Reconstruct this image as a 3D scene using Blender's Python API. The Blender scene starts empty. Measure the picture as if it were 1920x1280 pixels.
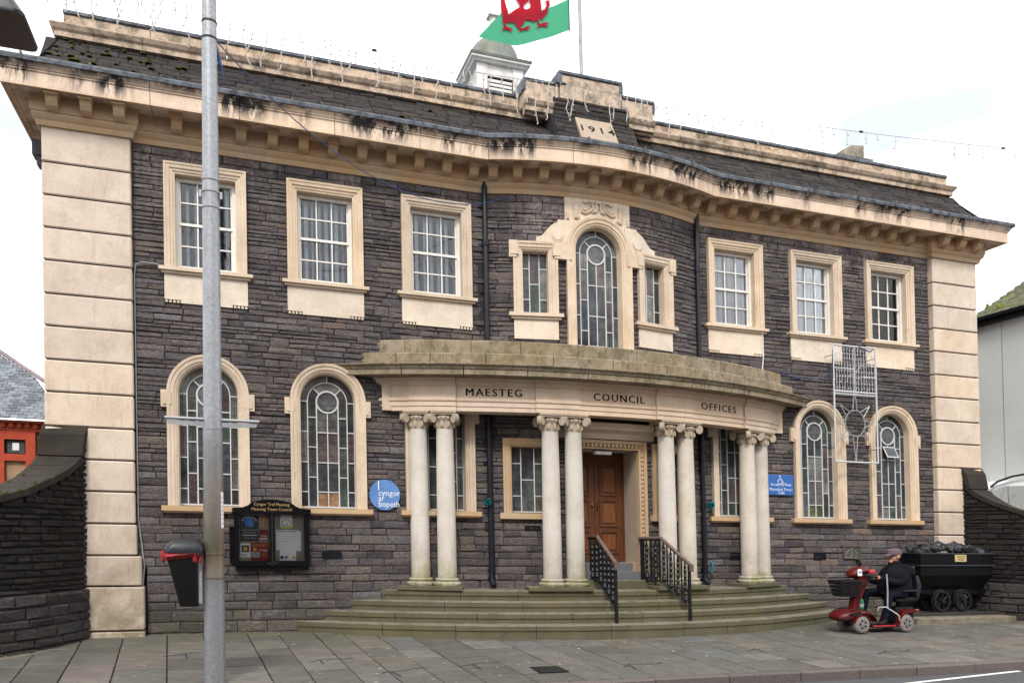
import bpy, math, random
from mathutils import Vector, Matrix
import numpy as np
random.seed(7)
R_ = math.radians
sc = bpy.context.scene
COL = sc.collection
# ------------------------------------------------------------------ camera
CAM = Vector((-5.48019, -12.03079, 1.58866))
YAW, PIT, ROL = 0.3221, 0.0264, 0.0130
def _cam():
    fw0 = Vector((math.sin(YAW), math.cos(YAW), 0)); r0 = Vector((math.cos(YAW), -math.sin(YAW), 0)); up0 = Vector((0, 0, 1))
    f = fw0*math.cos(PIT)+up0*math.sin(PIT); u0 = up0*math.cos(PIT)-fw0*math.sin(PIT)
    r = r0*math.cos(ROL)+u0*math.sin(ROL); u = u0*math.cos(ROL)-r0*math.sin(ROL)
    return r, u, f
_r, _u, _f = _cam()
cd = bpy.data.cameras.new('camera'); cam = bpy.data.objects.new('camera', cd); COL.objects.link(cam)
m = Matrix((_r, _u, -_f)).transposed().to_4x4(); m.translation = CAM
cam.matrix_world = m
cd.sensor_width = 36; cd.lens = 1556.14*36/1920; cd.shift_y = (953.63-640)/1920; cd.clip_end = 2000
sc.camera = cam
# ------------------------------------------------------------------ light
SUN_EL, SUN_AZ = R_(46), R_(205)       # azimuth from +Y clockwise
w = bpy.data.worlds.new('World'); sc.world = w; w.use_nodes = True
nt = w.node_tree; nt.nodes.clear()
def wn(t, **k):
    n = nt.nodes.new(t)
    for a, b in k.items(): setattr(n, a, b)
    return n
sky = wn('ShaderNodeTexSky', sky_type='NISHITA', sun_disc=False, sun_elevation=SUN_EL, sun_rotation=SUN_AZ, air_density=1.0, dust_density=1.5)
tc = wn('ShaderNodeTexCoord'); mp = wn('ShaderNodeMapping'); mp.inputs['Scale'].default_value = (1, 1, 2.2); mp.inputs['Location'].default_value = (.35, .1, .2)
noi = wn('ShaderNodeTexNoise'); noi.inputs['Scale'].default_value = 1.7; noi.inputs['Detail'].default_value = 7; noi.inputs['Roughness'].default_value = .55
rmp = wn('ShaderNodeValToRGB'); rmp.color_ramp.elements[0].position = .14; rmp.color_ramp.elements[1].position = .40
noi2 = wn('ShaderNodeTexNoise'); noi2.inputs['Scale'].default_value = 2.6; noi2.inputs['Detail'].default_value = 6
crp = wn('ShaderNodeValToRGB')
crp.color_ramp.elements[0].position = .36; crp.color_ramp.elements[0].color = (.375, .405, .445, 1)
crp.color_ramp.elements[1].position = .50; crp.color_ramp.elements[1].color = (1.0, 1.0, 1.0, 1)
vm = wn('ShaderNodeVectorMath', operation='SCALE'); vm.inputs['Scale'].default_value = 12.5
mx = wn('ShaderNodeMix', data_type='RGBA')
bg = wn('ShaderNodeBackground'); bg.inputs['Strength'].default_value = .1
wo = wn('ShaderNodeOutputWorld')
L = nt.links.new
L(tc.outputs['Generated'], mp.inputs[0]); L(mp.outputs[0], noi.inputs['Vector']); L(mp.outputs[0], noi2.inputs['Vector'])
L(noi.outputs[0], rmp.inputs[0]); L(noi2.outputs[0], crp.inputs[0]); L(crp.outputs[0], vm.inputs[0])
L(rmp.outputs[0], mx.inputs[0]); L(sky.outputs[0], mx.inputs[6]); L(vm.outputs[0], mx.inputs[7])
L(mx.outputs[2], bg.inputs[0]); L(bg.outputs[0], wo.inputs[0])
sd = bpy.data.lights.new('sun', 'SUN'); sd.energy = 1.5; sd.angle = R_(11); sd.color = (1, .95, .88)
sun = bpy.data.objects.new('sun', sd); COL.objects.link(sun)
_d = Vector((math.sin(SUN_AZ)*math.cos(SUN_EL), math.cos(SUN_AZ)*math.cos(SUN_EL), math.sin(SUN_EL)))
sun.rotation_euler = _d.to_track_quat('Z', 'Y').to_euler()
vs = sc.view_settings; vs.view_transform = 'Standard'; vs.look = 'None'; vs.gamma = 1; vs.use_curve_mapping = False
vs.exposure = 1.0
# ------------------------------------------------------------------ mesh helpers
SH, ZC = .0349, 1.8694          # the facade leans a little, as photographed
def V(p): return Vector((p[0]-SH*(p[2]-ZC), p[1], p[2]))
ORG = {}
class MB:
    def __init__(s): s.v = []; s.f = []; s.mi = []; s.c = 0
    def add(s, vs, fs):
        o = len(s.v); s.v += [tuple(v) for v in vs]; s.f += [tuple(o+i for i in f) for f in fs]; s.mi += [s.c]*len(fs); return s
    def box(s, x0, x1, y0, y1, z0, z1, M=None):
        vs = [(x, y, z) for z in (z0, z1) for y in (y0, y1) for x in (x0, x1)]
        if M: vs = [M(*v) for v in vs]
        return s.add(vs, [(0, 2, 3, 1), (4, 5, 7, 6), (0, 1, 5, 4), (2, 6, 7, 3), (0, 4, 6, 2), (1, 3, 7, 5)])
    def bbox(s, x0, x1, y0, y1, z0, z1, b=.01, M=None):          # box with chamfered edges
        def P(x, y, z): return M(x, y, z) if M else (x, y, z)
        vs = []; idx = {}
        X, Y, Z = (x0, x1), (y0, y1), (z0, z1)
        for i in (0, 1):
            for j in (0, 1):
                for k in (0, 1):
                    sx, sy, sz = (1 if i == 0 else -1)*b, (1 if j == 0 else -1)*b, (1 if k == 0 else -1)*b
                    idx[i, j, k, 0] = len(vs); vs.append(P(X[i], Y[j]+sy, Z[k]+sz))
                    idx[i, j, k, 1] = len(vs); vs.append(P(X[i]+sx, Y[j], Z[k]+sz))
                    idx[i, j, k, 2] = len(vs); vs.append(P(X[i]+sx, Y[j]+sy, Z[k]))
        fs = []
        for i in (0, 1): fs.append(tuple(idx[i, a, c, 0] for a, c in ((0, 0), (1, 0), (1, 1), (0, 1))))
        for j in (0, 1): fs.append(tuple(idx[a, j, c, 1] for a, c in ((0, 0), (1, 0), (1, 1), (0, 1))))
        for k in (0, 1): fs.append(tuple(idx[a, c, k, 2] for a, c in ((0, 0), (1, 0), (1, 1), (0, 1))))
        for i in (0, 1):
            for j in (0, 1): fs.append((idx[i, j, 0, 0], idx[i, j, 0, 1], idx[i, j, 1, 1], idx[i, j, 1, 0]))
        for i in (0, 1):
            for k in (0, 1): fs.append((idx[i, 0, k, 0], idx[i, 0, k, 2], idx[i, 1, k, 2], idx[i, 1, k, 0]))
        for j in (0, 1):
            for k in (0, 1): fs.append((idx[0, j, k, 1], idx[0, j, k, 2], idx[1, j, k, 2], idx[1, j, k, 1]))
        for i in (0, 1):
            for j in (0, 1):
                for k in (0, 1): fs.append(tuple(idx[i, j, k, q] for q in (0, 1, 2)))
        return s.add(vs, fs)
    def tube(s, pts, r, n=6, cap=True):
        pts = [Vector(p) for p in pts]; k = len(pts); rs = r if isinstance(r, (list, tuple)) else [r]*k
        vs = []; fs = []; prev = None
        for i, p in enumerate(pts):
            t = (pts[min(i+1, k-1)]-pts[max(i-1, 0)]).normalized()
            if prev is None:
                a = Vector((0, 0, 1)) if abs(t.z) < .9 else Vector((1, 0, 0)); u = t.cross(a).normalized()
            else:
                u = (prev-t*prev.dot(t)).normalized()
            prev = u; v = t.cross(u)
            for j in range(n):
                an = 2*math.pi*j/n; vs.append(p+(u*math.cos(an)+v*math.sin(an))*rs[i])
        for i in range(k-1):
            for j in range(n): fs.append((i*n+j, i*n+(j+1) % n, (i+1)*n+(j+1) % n, (i+1)*n+j))
        if cap: fs += [tuple(range(n))[::-1], tuple(range((k-1)*n, k*n))]
        return s.add(vs, fs)
    def lathe(s, prof, c, n=24, ax='z', cap=True, a0=0, a1=2*math.pi, sy=1):
        vs = []; fs = []; full = abs(a1-a0-2*math.pi) < 1e-6; nn = n if full else n+1
        for r, z in prof:
            for j in range(nn):
                a = a0+(a1-a0)*j/n; x, y = r*math.cos(a), r*math.sin(a)*sy
                vs.append((c[0]+x, c[1]+y, c[2]+z) if ax == 'z' else ((c[0]+x, c[1]+z, c[2]+y) if ax == 'y' else (c[0]+z, c[1]+x, c[2]+y)))
        for i in range(len(prof)-1):
            for j in range(n if full else n): fs.append((i*nn+j, i*nn+(j+1) % nn, (i+1)*nn+(j+1) % nn, (i+1)*nn+j))
        if cap and full: fs += [tuple(range(nn))[::-1], tuple(range((len(prof)-1)*nn, len(prof)*nn))]
        return s.add(vs, fs)
    def prism(s, poly, d0, d1, M):                                # polygon (a,b) pushed from depth d0 to d1
        n = len(poly); vs = [M(a, b, d0) for a, b in poly]+[M(a, b, d1) for a, b in poly]
        fs = [tuple(range(n)), tuple(range(n, 2*n))[::-1]]+[(i, (i+1) % n, n+(i+1) % n, n+i) for i in range(n)]
        return s.add(vs, fs)
    def sweep(s, path, prof, M, closed=False, pclosed=False, caps=True):
        # path: (a,b) polyline; prof: (t,d): t offset to the left of travel, d depth
        n = len(path); k = len(prof); vs = []; fs = []
        def dirn(i, j): a = Vector((path[j][0]-path[i][0], path[j][1]-path[i][1])); return a.normalized()
        for i in range(n):
            if closed: d0, d1 = dirn((i-1) % n, i), dirn(i, (i+1) % n)
            else: d0 = dirn(i-1, i) if i else dirn(0, 1); d1 = dirn(i, i+1) if i < n-1 else d0
            n0, n1 = Vector((-d0.y, d0.x)), Vector((-d1.y, d1.x)); mm = n0+n1
            mm = mm/max(.25, mm.dot(n0)) if mm.length > 1e-4 else n0
            for t, d in prof: vs.append(M(path[i][0]+mm.x*t, path[i][1]+mm.y*t, d))
        for i in range(n if closed else n-1):
            i2 = (i+1) % n
            for j in range(k if pclosed else k-1):
                j2 = (j+1) % k; fs.append((i*k+j, i2*k+j, i2*k+j2, i*k+j2))
        if caps and not closed and pclosed: fs += [tuple(range(k)), tuple(range((n-1)*k, n*k))[::-1]]
        return s.add(vs, fs)
    def build(s, name, mats, parent=None, shear=True, smooth=None, org=None, kind=None):
        if not isinstance(mats, (list, tuple)): mats = [mats]
        vs = [V(v) for v in s.v] if shear else [Vector(v) for v in s.v]
        po = ORG.get(parent.name, Vector((0, 0, 0))) if parent else Vector((0, 0, 0))
        if org is None:
            a = np.array([tuple(v) for v in vs]); o = Vector(((a.min(0)+a.max(0))/2).tolist())
            if not parent: o.z = float(a[:, 2].min())
        else: o = Vector(org)
        me = bpy.data.meshes.new(name); me.from_pydata([tuple(v-o) for v in vs], [], s.f)
        for mt in mats: me.materials.append(mt)
        if len(mats) > 1: me.polygons.foreach_set('material_index', s.mi)
        if smooth is not None:
            me.polygons.foreach_set('use_smooth', [True]*len(me.polygons)); me.set_sharp_from_angle(angle=R_(smooth))
        me.update()
        ob = bpy.data.objects.new(name, me); COL.objects.link(ob); ob.parent = parent; ob.location = o-po
        ORG[ob.name] = o
        if kind: ob['kind'] = kind
        return ob
def empty(name, loc, parent=None):
    o = bpy.data.objects.new(name, None); COL.objects.link(o); o.empty_display_size = .2
    po = ORG.get(parent.name, Vector((0, 0, 0))) if parent else Vector((0, 0, 0))
    o.parent = parent; o.location = Vector(loc)-po; ORG[o.name] = Vector(loc); return o
def tag(o, label, cat, group=None):
    o['label'] = label; o['category'] = cat
    if group: o['group'] = group
    return o
def dup(o, parent, dloc=(0, 0, 0), top=True):
    c = o.copy(); COL.objects.link(c); c.parent = parent
    if top: c.location = o.location+Vector(dloc)
    ORG[c.name] = ORG[o.name]+Vector(dloc)
    for ch in list(o.children): dup(ch, c, dloc, False)
    return c
def inst(me, name, parent, o, rz=0, sc_=None):
    ob = bpy.data.objects.new(name, me); COL.objects.link(ob); ob.parent = parent
    po = ORG.get(parent.name, Vector((0, 0, 0))) if parent else Vector((0, 0, 0))
    ob.location = Vector(o)-po; ob.rotation_euler[2] = rz
    if sc_: ob.scale = sc_
    ORG[ob.name] = Vector(o); return ob
def arcpts(cx, cz, r, a0, a1, n): return [(cx+r*math.cos(R_(a0+(a1-a0)*i/n)), cz+r*math.sin(R_(a0+(a1-a0)*i/n))) for i in range(n+1)]
# mappings of a plane (a along, b up, d out) into the place
BH, BS = 1.85, .36; BR = (BH*BH+BS*BS)/(2*BS)
def bow(x): return 0. if abs(x) >= BH else -(math.sqrt(BR*BR-x*x)-(BR-BS))
def MW(a, b, d):
    if abs(a) < BH: return (a+a/BR*d, bow(a)-math.sqrt(BR*BR-a*a)/BR*d, b)
    return (a, -d, b)
def MP(a, b, d): return (a, -d, b)                                # flat facade plane
def arcmap(H, S):
    R = (H*H+S*S)/(2*S)
    def M(a, b, d):
        q = max(-.999*R, min(.999*R, a)); y = -(math.sqrt(R*R-q*q)-(R-S)); return (a+q/R*d, y-math.sqrt(R*R-q*q)/R*d, b)
    return M
def plan(a, b, d): return (a, b, d)
# text as mesh, laid through a mapping
def text(s, size, a0, b0, d, M, mb, align='CENTER', sx=1., ext=.004, sp=1., off=0.):
    cu = bpy.data.curves.new('t', 'FONT'); cu.body = s; cu.size = size; cu.align_x = align; cu.resolution_u = 2; cu.space_character = sp; cu.offset = off
    cu.fill_mode = 'FRONT' if hasattr(cu, 'fill_mode') else cu.fill_mode
    ob = bpy.data.objects.new('t', cu); COL.objects.link(ob)
    dg = bpy.context.evaluated_depsgraph_get(); me = bpy.data.meshes.new_from_object(ob.evaluated_get(dg))
    mb.add([M(a0+v.co.x*sx, b0+v.co.y, d) for v in me.vertices], [tuple(p.vertices) for p in me.polygons])
    bpy.data.objects.remove(ob); bpy.data.curves.remove(cu); bpy.data.meshes.remove(me)
# ------------------------------------------------------------------ materials
class NT:
    def __init__(s, name, rough=.8, spec=.35, metal=0):
        s.m = bpy.data.materials.new(name); s.m.use_nodes = True; s.t = s.m.node_tree; s.b = s.t.nodes['Principled BSDF']
        s.b.inputs['Roughness'].default_value = rough; s.b.inputs['Specular IOR Level'].default_value = spec; s.b.inputs['Metallic'].default_value = metal
        s._pos = None
    def n(s, t, **k):
        n = s.t.nodes.new(t)
        for a, b in k.items(): setattr(n, a, b)
        return n
    def l(s, a, b): s.t.links.new(a, b)
    def pos(s):
        if s._pos is None: s._pos = s.n('ShaderNodeNewGeometry').outputs['Position']
        return s._pos
    def noise(s, scale, detail=4, rough=.6, stretch=(1, 1, 1), dist=0):
        mp = s.n('ShaderNodeMapping'); mp.inputs['Scale'].default_value = stretch; s.l(s.pos(), mp.inputs[0])
        n = s.n('ShaderNodeTexNoise'); n.inputs['Scale'].default_value = scale; n.inputs['Detail'].default_value = detail
        n.inputs['Roughness'].default_value = rough; n.inputs['Distortion'].default_value = dist; s.l(mp.outputs[0], n.inputs['Vector']); return n.outputs[0]
    def ramp(s, f, stops, mode='LINEAR'):
        r = s.n('ShaderNodeValToRGB'); e = r.color_ramp.elements; r.color_ramp.interpolation = mode
        while len(e) < len(stops): e.new(.5)
        for q, (p, c) in zip(e, stops): q.position = p; q.color = (*c, 1) if len(c) == 3 else c
        s.l(f, r.inputs[0]); return r.outputs[0]
    def rng(s, f, a, b, c=0., d=1.):
        r = s.n('ShaderNodeMapRange'); r.clamp = True
        for i, v in zip((1, 2, 3, 4), (a, b, c, d)): r.inputs[i].default_value = v
        s.l(f, r.inputs[0]); return r.outputs[0]
    def mul(s, a, b, op='MULTIPLY'):
        m = s.n('ShaderNodeMath', operation=op)
        for i, q in enumerate((a, b)):
            if isinstance(q, (int, float)): m.inputs[i].default_value = q
            else: s.l(q, m.inputs[i])
        return m.outputs[0]
    def axis(s, i):
        x = s.n('ShaderNodeSeparateXYZ'); s.l(s.pos(), x.inputs[0]); return x.outputs[i]
    def mix(s, f, a, b, mode='MIX'):
        m = s.n('ShaderNodeMix', data_type='RGBA', blend_type=mode)
        if isinstance(f, (int, float)): m.inputs[0].default_value = f
        else: s.l(f, m.inputs[0])
        for i, q in ((6, a), (7, b)):
            if isinstance(q, tuple): m.inputs[i].default_value = (*q, 1) if len(q) == 3 else q
            else: s.l(q, m.inputs[i])
        return m.outputs[2]
    def rand(s):
        g = s.n('ShaderNodeNewGeometry').outputs['Random Per Island']; o = s.n('ShaderNodeObjectInfo').outputs['Random']
        a = s.mul(s.mul(g, 7.31), s.mul(o, 13.7), 'ADD'); f = s.n('ShaderNodeMath', operation='FRACT'); s.l(a, f.inputs[0]); return f.outputs[0]
    def col(s, c):
        if isinstance(c, tuple): s.b.inputs['Base Color'].default_value = (*c, 1)
        else: s.l(c, s.b.inputs['Base Color'])
        return s
    def bump(s, h, strength=.4, dist=.02):
        b = s.n('ShaderNodeBump'); b.inputs['Strength'].default_value = strength; b.inputs['Distance'].default_value = dist
        s.l(h, b.inputs['Height']); s.l(b.outputs[0], s.b.inputs['Normal']); return s
def plain(name, c, rough=.6, spec=.4, metal=0, var=.12, scale=9):
    t = NT(name, rough, spec, metal); n = t.noise(scale, 5)
    c2 = tuple(x*(1-var*1.6) for x in c); c3 = tuple(min(1, x*(1+var)) for x in c)
    t.col(t.ramp(n, [(.3, c2), (.7, c3)])); t.bump(t.noise(scale*6, 3), .12, .004); return t.m
MT = {}
def slate(name, mul=1., moss=0., warm=0., flor=False, low=False):
    t = NT(name, .86, .28)
    r = t.rand(); k = mul
    c = t.ramp(r, [(0, (.046*k, .041*k, .044*k)), (.25, (.071*k, .062*k, .065*k)), (.5, (.092*k, .079*k, .078*k)), (.7, (.075*k, .069*k, .075*k)), (.86, (.11*k, .092*k, .080*k)), (.95, (.105*k, .10*k, .107*k)), (1, (.13*k, .096*k, .078*k))])
    n1 = t.noise(22, 6, .7, (1, 1, 2.4)); c = t.mix(.75, c, t.ramp(n1, [(.3, (.30, .30, .31)), (.5, (.95, .93, .92)), (.7, (1.85, 1.78, 1.74))]), 'MULTIPLY')
    n2 = t.noise(1.1, 6, .75); c = t.mix(.85, c, t.ramp(n2, [(.3, (.72, .72, .73)), (.5, (1, 1, 1)), (.7, (1.35, 1.33, 1.30))]), 'MULTIPLY'); n2 = t.noise(3.2, 5, .7); c = t.mix(t.rng(n2, .52, .75, 0, .4), c, (.16*k, .14*k, .125*k))
    z = t.axis(2)
    if flor:
        f = t.mul(t.rng(z, 5.7, 6.55), t.rng(t.noise(1.3, 6, .75, (1, 1, .4)), .49, .60)); f = t.mul(f, t.rng(t.noise(18, 5, .75), .38, .6)); c = t.mix(t.mul(f, .8), c, (.45, .39, .36))
    if low:
        f = t.mul(t.rng(z, 1.0, .3), t.rng(t.noise(1.6, 5, .7), .4, .66)); c = t.mix(t.mul(f, .6), c, (.085, .088, .045))
        f = t.mul(t.rng(z, .75, .2), t.rng(t.noise(4.2, 5, .75, (1, 1, 2)), .57, .68)); c = t.mix(t.mul(f, .75), c, (.36, .35, .33))
    if moss:
        f = t.rng(t.noise(2.6, 6, .75), .54, .68); f = t.mul(f, t.rng(t.noise(17, 4, .7), .42, .58)); c = t.mix(t.mul(f, moss), c, (.085, .08, .016))
    t.col(c); t.bump(t.mul(t.noise(30, 6, .75, (1, 1, 2.2)), t.noise(75, 3), 'ADD'), .9, .04); MT[name] = t.m; return t.m
slate('wall_slate', 1.6, 0, 0, True, True); slate('roof_slate_stone', .52, .55); slate('wing_slate', .24, .2, low=False); slate('wing_plinth_slate', .66, .12)
MT['mortar'] = plain('mortar', (.034, .030, .033), .95, .15)
def bath(name, base, stain='', gritty=1., dark=.12, moss=0.):
    t = NT(name, .82, .25); b = base
    r = t.rand(); c = t.ramp(r, [(0, tuple(x*.93 for x in b)), (.5, b), (1, (b[0]*1.04, b[1]*1.0, b[2]*.93))])
    n = t.noise(2.3, 6, .68); c = t.mix(.8, c, t.ramp(n, [(.3, (.80, .76, .70)), (.55, (1, 1, 1)), (.75, (1.08, 1.05, 1.03))]), 'MULTIPLY')
    n = t.noise(38, 4, .7); c = t.mix(.7, c, t.ramp(n, [(.3, (.86, .84, .81)), (.65, (1.05, 1.05, 1.05))]), 'MULTIPLY')
    n = t.noise(4, 5, .7, (2.4, 2.4, .35)); c = t.mix(t.rng(n, .56, .78, 0, dark*3), c, (b[0]*.55, b[1]*.47, b[2]*.4))
    z = t.axis(2)
    if 'algae' in stain:      # black growth under the lead, in clumps with drips
        cl = t.rng(t.noise(1.25, 3, .6, (1, 1, .02)), .47, .56); dr = t.rng(t.noise(8.5, 5, .75, (1, 1, .2), .3), .43, .52)
        hi = t.rng(z, 6.98, 7.2); a = t.mul(t.mul(cl, dr), t.mul(hi, 1.3)); lip = t.mul(t.rng(z, 7.20, 7.29), t.rng(t.noise(6.5, 6, .8), .38, .50)); a = t.mul(a, t.mul(lip, t.rng(t.noise(1.7, 3, .6, (1, 1, .02)), .40, .54)), 'MAXIMUM')
        c = t.mix(t.mul(a, .93), c, t.ramp(t.noise(14, 4), [(.35, (.016, .013, .014)), (.62, (.05, .042, .038)), (.75, (.07, .075, .02))]))
        g = t.mul(t.rng(t.noise(2.7, 4, .7, (1, 1, .1)), .56, .68), t.rng(z, 7.0, 7.2)); c = t.mix(t.mul(g, .5), c, (.17, .14, .13))
        tn = t.rng(z, 7.06, 7.01); c = t.mix(t.mul(tn, .45), c, (.42, .26, .13))
    if 'grime' in stain:
        a = t.rng(t.noise(1.7, 7, .78), .52, .72); c = t.mix(t.mul(a, .42), c, (b[0]*.62, b[1]*.58, b[2]*.55)); a = t.rng(t.noise(5, 6, .8, (2, 2, .5)), .58, .72); c = t.mix(t.mul(a, .5), c, (b[0]*.48, b[1]*.42, b[2]*.36)); a = t.rng(t.noise(2.6, 5, .7), .55, .7); c = t.mix(t.mul(a, .35), c, (min(1, b[0]*1.2), b[1]*1.22, b[2]*1.28))
    if 'ochre' in stain:
        c = t.mix(t.rng(t.noise(2.1, 5, .65), .40, .66, 0, .75), c, (.46, .29, .14))
    if 'weather' in stain:    # parapet weathering
        a = t.rng(t.noise(5.5, 6, .75), .46, .62); c = t.mix(t.mul(a, .75), c, (.11, .09, .062)); a = t.mul(t.rng(t.noise(3, 5, .7, (1, 1, .3)), .55, .66), .6); c = t.mix(a, c, (.045, .04, .03))
        a = t.rng(t.noise(9, 5, .7), .60, .68); c = t.mix(t.mul(a, .8), c, (.05, .062, .02))
    if 'foot' in stain:       # darker and browner near the ground
        a = t.mul(t.rng(z, 1.7, .4), t.rng(t.noise(2.2, 6, .7), .32, .62)); c = t.mix(t.mul(a, .8), c, (.17, .125, .075)); a = t.mul(t.rng(z, .6, .15), t.rng(t.noise(8, 5), .4, .6)); c = t.mix(t.mul(a, .6), c, (.11, .12, .05))
    if 'mossfoot' in stain:
        a = t.mul(t.rng(z, 1.35, .74), t.rng(t.noise(4.2, 6, .7, (1, 1, .6)), .44, .62)); c = t.mix(t.mul(a, .85), c, (.2, .21, .06)); a = t.mul(t.rng(z, .98, .74), t.rng(t.noise(11, 5), .36, .56)); c = t.mix(t.mul(a, .75), c, (.10, .11, .035))
    if 'riser' in stain:      # worn treads; upright faces mossy, with their shade painted into the colour
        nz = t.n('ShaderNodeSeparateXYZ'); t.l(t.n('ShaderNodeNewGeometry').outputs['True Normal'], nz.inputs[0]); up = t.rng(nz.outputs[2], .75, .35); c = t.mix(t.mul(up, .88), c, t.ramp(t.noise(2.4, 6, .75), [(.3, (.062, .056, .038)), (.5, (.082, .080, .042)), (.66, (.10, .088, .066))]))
    if moss:
        a = t.rng(t.noise(3.4, 6, .75), .42, .62); c = t.mix(t.mul(a, moss), c, (.13, .11, .045)); a = t.rng(t.noise(1.3, 4, .6), .5, .66); c = t.mix(t.mul(a, moss*.7), c, (.155, .12, .03)); a = t.rng(t.noise(14, 5, .75), .55, .66); c = t.mix(t.mul(a, moss*.9), c, (.045, .045, .025))
    t.col(c); t.bump(t.mul(t.noise(60, 4, .7), t.noise(9, 4), 'ADD'), .25*gritty, .006*gritty); MT[name] = t.m; return t.m
bath('bath_stone', (.60, .485, .385)); bath('frame_stone', (.59, .49, .385), 'grime', 1, .28); bath('pilaster_stone', (.57, .485, .405), 'foot grime', 1, .2)
bath('cornice_stone', (.66, .53, .42), 'algae'); bath('bed_stone', (.47, .355, .24), 'ochre grime'); bath('parapet_stone', (.50, .395, .31), 'weather', 1.6)
bath('portico_stone', (.60, .47, .35), 'grime', 1, .2); bath('blocking_stone', (.31, .255, .19), 'weather', 2.2, .2, .42); bath('column_stone', (.56, .53, .49), 'mossfoot', .7, .14)
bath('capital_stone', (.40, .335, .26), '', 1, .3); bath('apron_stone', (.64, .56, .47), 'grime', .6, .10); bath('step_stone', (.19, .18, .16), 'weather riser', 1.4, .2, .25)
bath('date_stone', (.34, .275, .22), 'grime', 1.2, .25); bath('plaster', (.46, .38, .30))
bath('slate_sill', (.12, .13, .14)); bath('pink_sill', (.3, .22, .17)); bath('chimney_stone', (.33, .3, .24), 'weather', 1.5)
bath('wing_coping', (.020, .016, .015), 'dark', 1.8, .3, .08); bath('gate_step', (.2, .18, .14), 'weather')
def paving():
    t = NT('paving', .62, .4); c = t.ramp(t.rand(), [(0, (.078, .076, .069)), (.3, (.108, .104, .095)), (.55, (.092, .092, .088)), (.72, (.14, .135, .124)), (.85, (.118, .101, .085)), (.94, (.105, .113, .119)), (1, (.145, .108, .09))])
    c = t.mix(.8, c, t.ramp(t.noise(5, 6, .7), [(.3, (.72, .70, .66)), (.7, (1.2, 1.18, 1.14))]), 'MULTIPLY'); c = t.mix(.7, c, t.ramp(t.noise(45, 4, .7), [(.3, (.8, .8, .8)), (.7, (1.12, 1.12, 1.12))]), 'MULTIPLY')
    y = t.axis(1); a = t.mul(t.rng(y, -1.5, -.3), t.rng(t.noise(2.2, 5, .7), .35, .62)); c = t.mix(t.mul(a, .55), c, (.075, .082, .035))
    a = t.rng(t.noise(1.1, 4, .6), .5, .7); c = t.mix(t.mul(a, .35), c, (.095, .09, .07)); a = t.rng(t.noise(26, 2, .5), .735, .76); c = t.mix(a, c, (.4, .39, .37))
    t.col(c); t.l(t.rng(t.noise(3, 4), .35, .65, .45, .8), t.b.inputs['Roughness']); t.bump(t.noise(50, 5, .7), .3, .006); MT['paving'] = t.m
paving()
def asphalt(name, k):
    t = NT(name, .8, .35); c = t.ramp(t.noise(140, 3, .8), [(.3, (.03*k, .031*k, .034*k)), (.6, (.085*k, .086*k, .092*k)), (.75, (.17*k, .17*k, .18*k))]); c = t.mix(.6, c, t.ramp(t.noise(1.5, 4), [(.3, (.8, .8, .8)), (.7, (1.15, 1.15, 1.15))]), 'MULTIPLY'); t.col(c); t.bump(t.noise(150, 2), .6, .006); MT[name] = t.m
asphalt('asphalt', .95)
def kerbm():
    t = NT('kerb_stone', .8, .3); c = t.ramp(t.noise(110, 3, .8), [(.3, (.045, .037, .036)), (.55, (.115, .10, .095)), (.75, (.22, .20, .19))]); c = t.mix(.5, c, t.ramp(t.rand(), [(0, (.75, .7, .7)), (1, (1.15, 1.1, 1.1))]), 'MULTIPLY'); t.col(c); t.bump(t.noise(90, 3), .5, .006); MT['kerb_stone'] = t.m
kerbm()
def lead():
    t = NT('lead', .6, .3, .1); c = t.ramp(t.noise(5, 6, .7, (1, 1, .4)), [(.3, (.04, .046, .058)), (.52, (.09, .104, .125)), (.75, (.16, .173, .20))]); a = t.rng(t.noise(9, 5, .7), .5, .6); c = t.mix(t.mul(a, .8), c, (.022, .024, .024)); t.col(c); t.bump(t.noise(16, 4), .3, .01); MT['lead'] = t.m
lead()
MT['white_paint'] = plain('white_paint', (.70, .68, .64), .45, .4, 0, .06); MT['bar_white'] = plain('bar_white', (.50, .51, .52), .5, .4, 0, .06)
MT['blind'] = plain('blind', (.74, .64, .56), .8, .2, 0, .06, 2); MT['slat_blind'] = plain('slat_blind', (.66, .62, .58), .8, .2, 0, .06, 2)
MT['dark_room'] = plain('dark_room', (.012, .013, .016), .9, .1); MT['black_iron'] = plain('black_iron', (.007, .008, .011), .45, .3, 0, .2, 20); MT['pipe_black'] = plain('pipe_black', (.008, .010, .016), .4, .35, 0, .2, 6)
MT['black_paint'] = plain('black_paint', (.0035, .0035, .005), .42, .12, 0, .15, 6); MT['incised'] = plain('incised', (.018, .015, .014), .9, .1)
MT['brass'] = plain('brass', (.55, .36, .11), .3, .5, .8); MT['chrome'] = plain('chrome', (.62, .64, .67), .28, .5, .7); MT['alu'] = plain('alu', (.30, .31, .33), .5, .4, .3)
MT['gold_text'] = plain('gold_text', (.36, .25, .09), .5, .4); MT['white_text'] = plain('white_text', (.75, .77, .8), .6)
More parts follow.
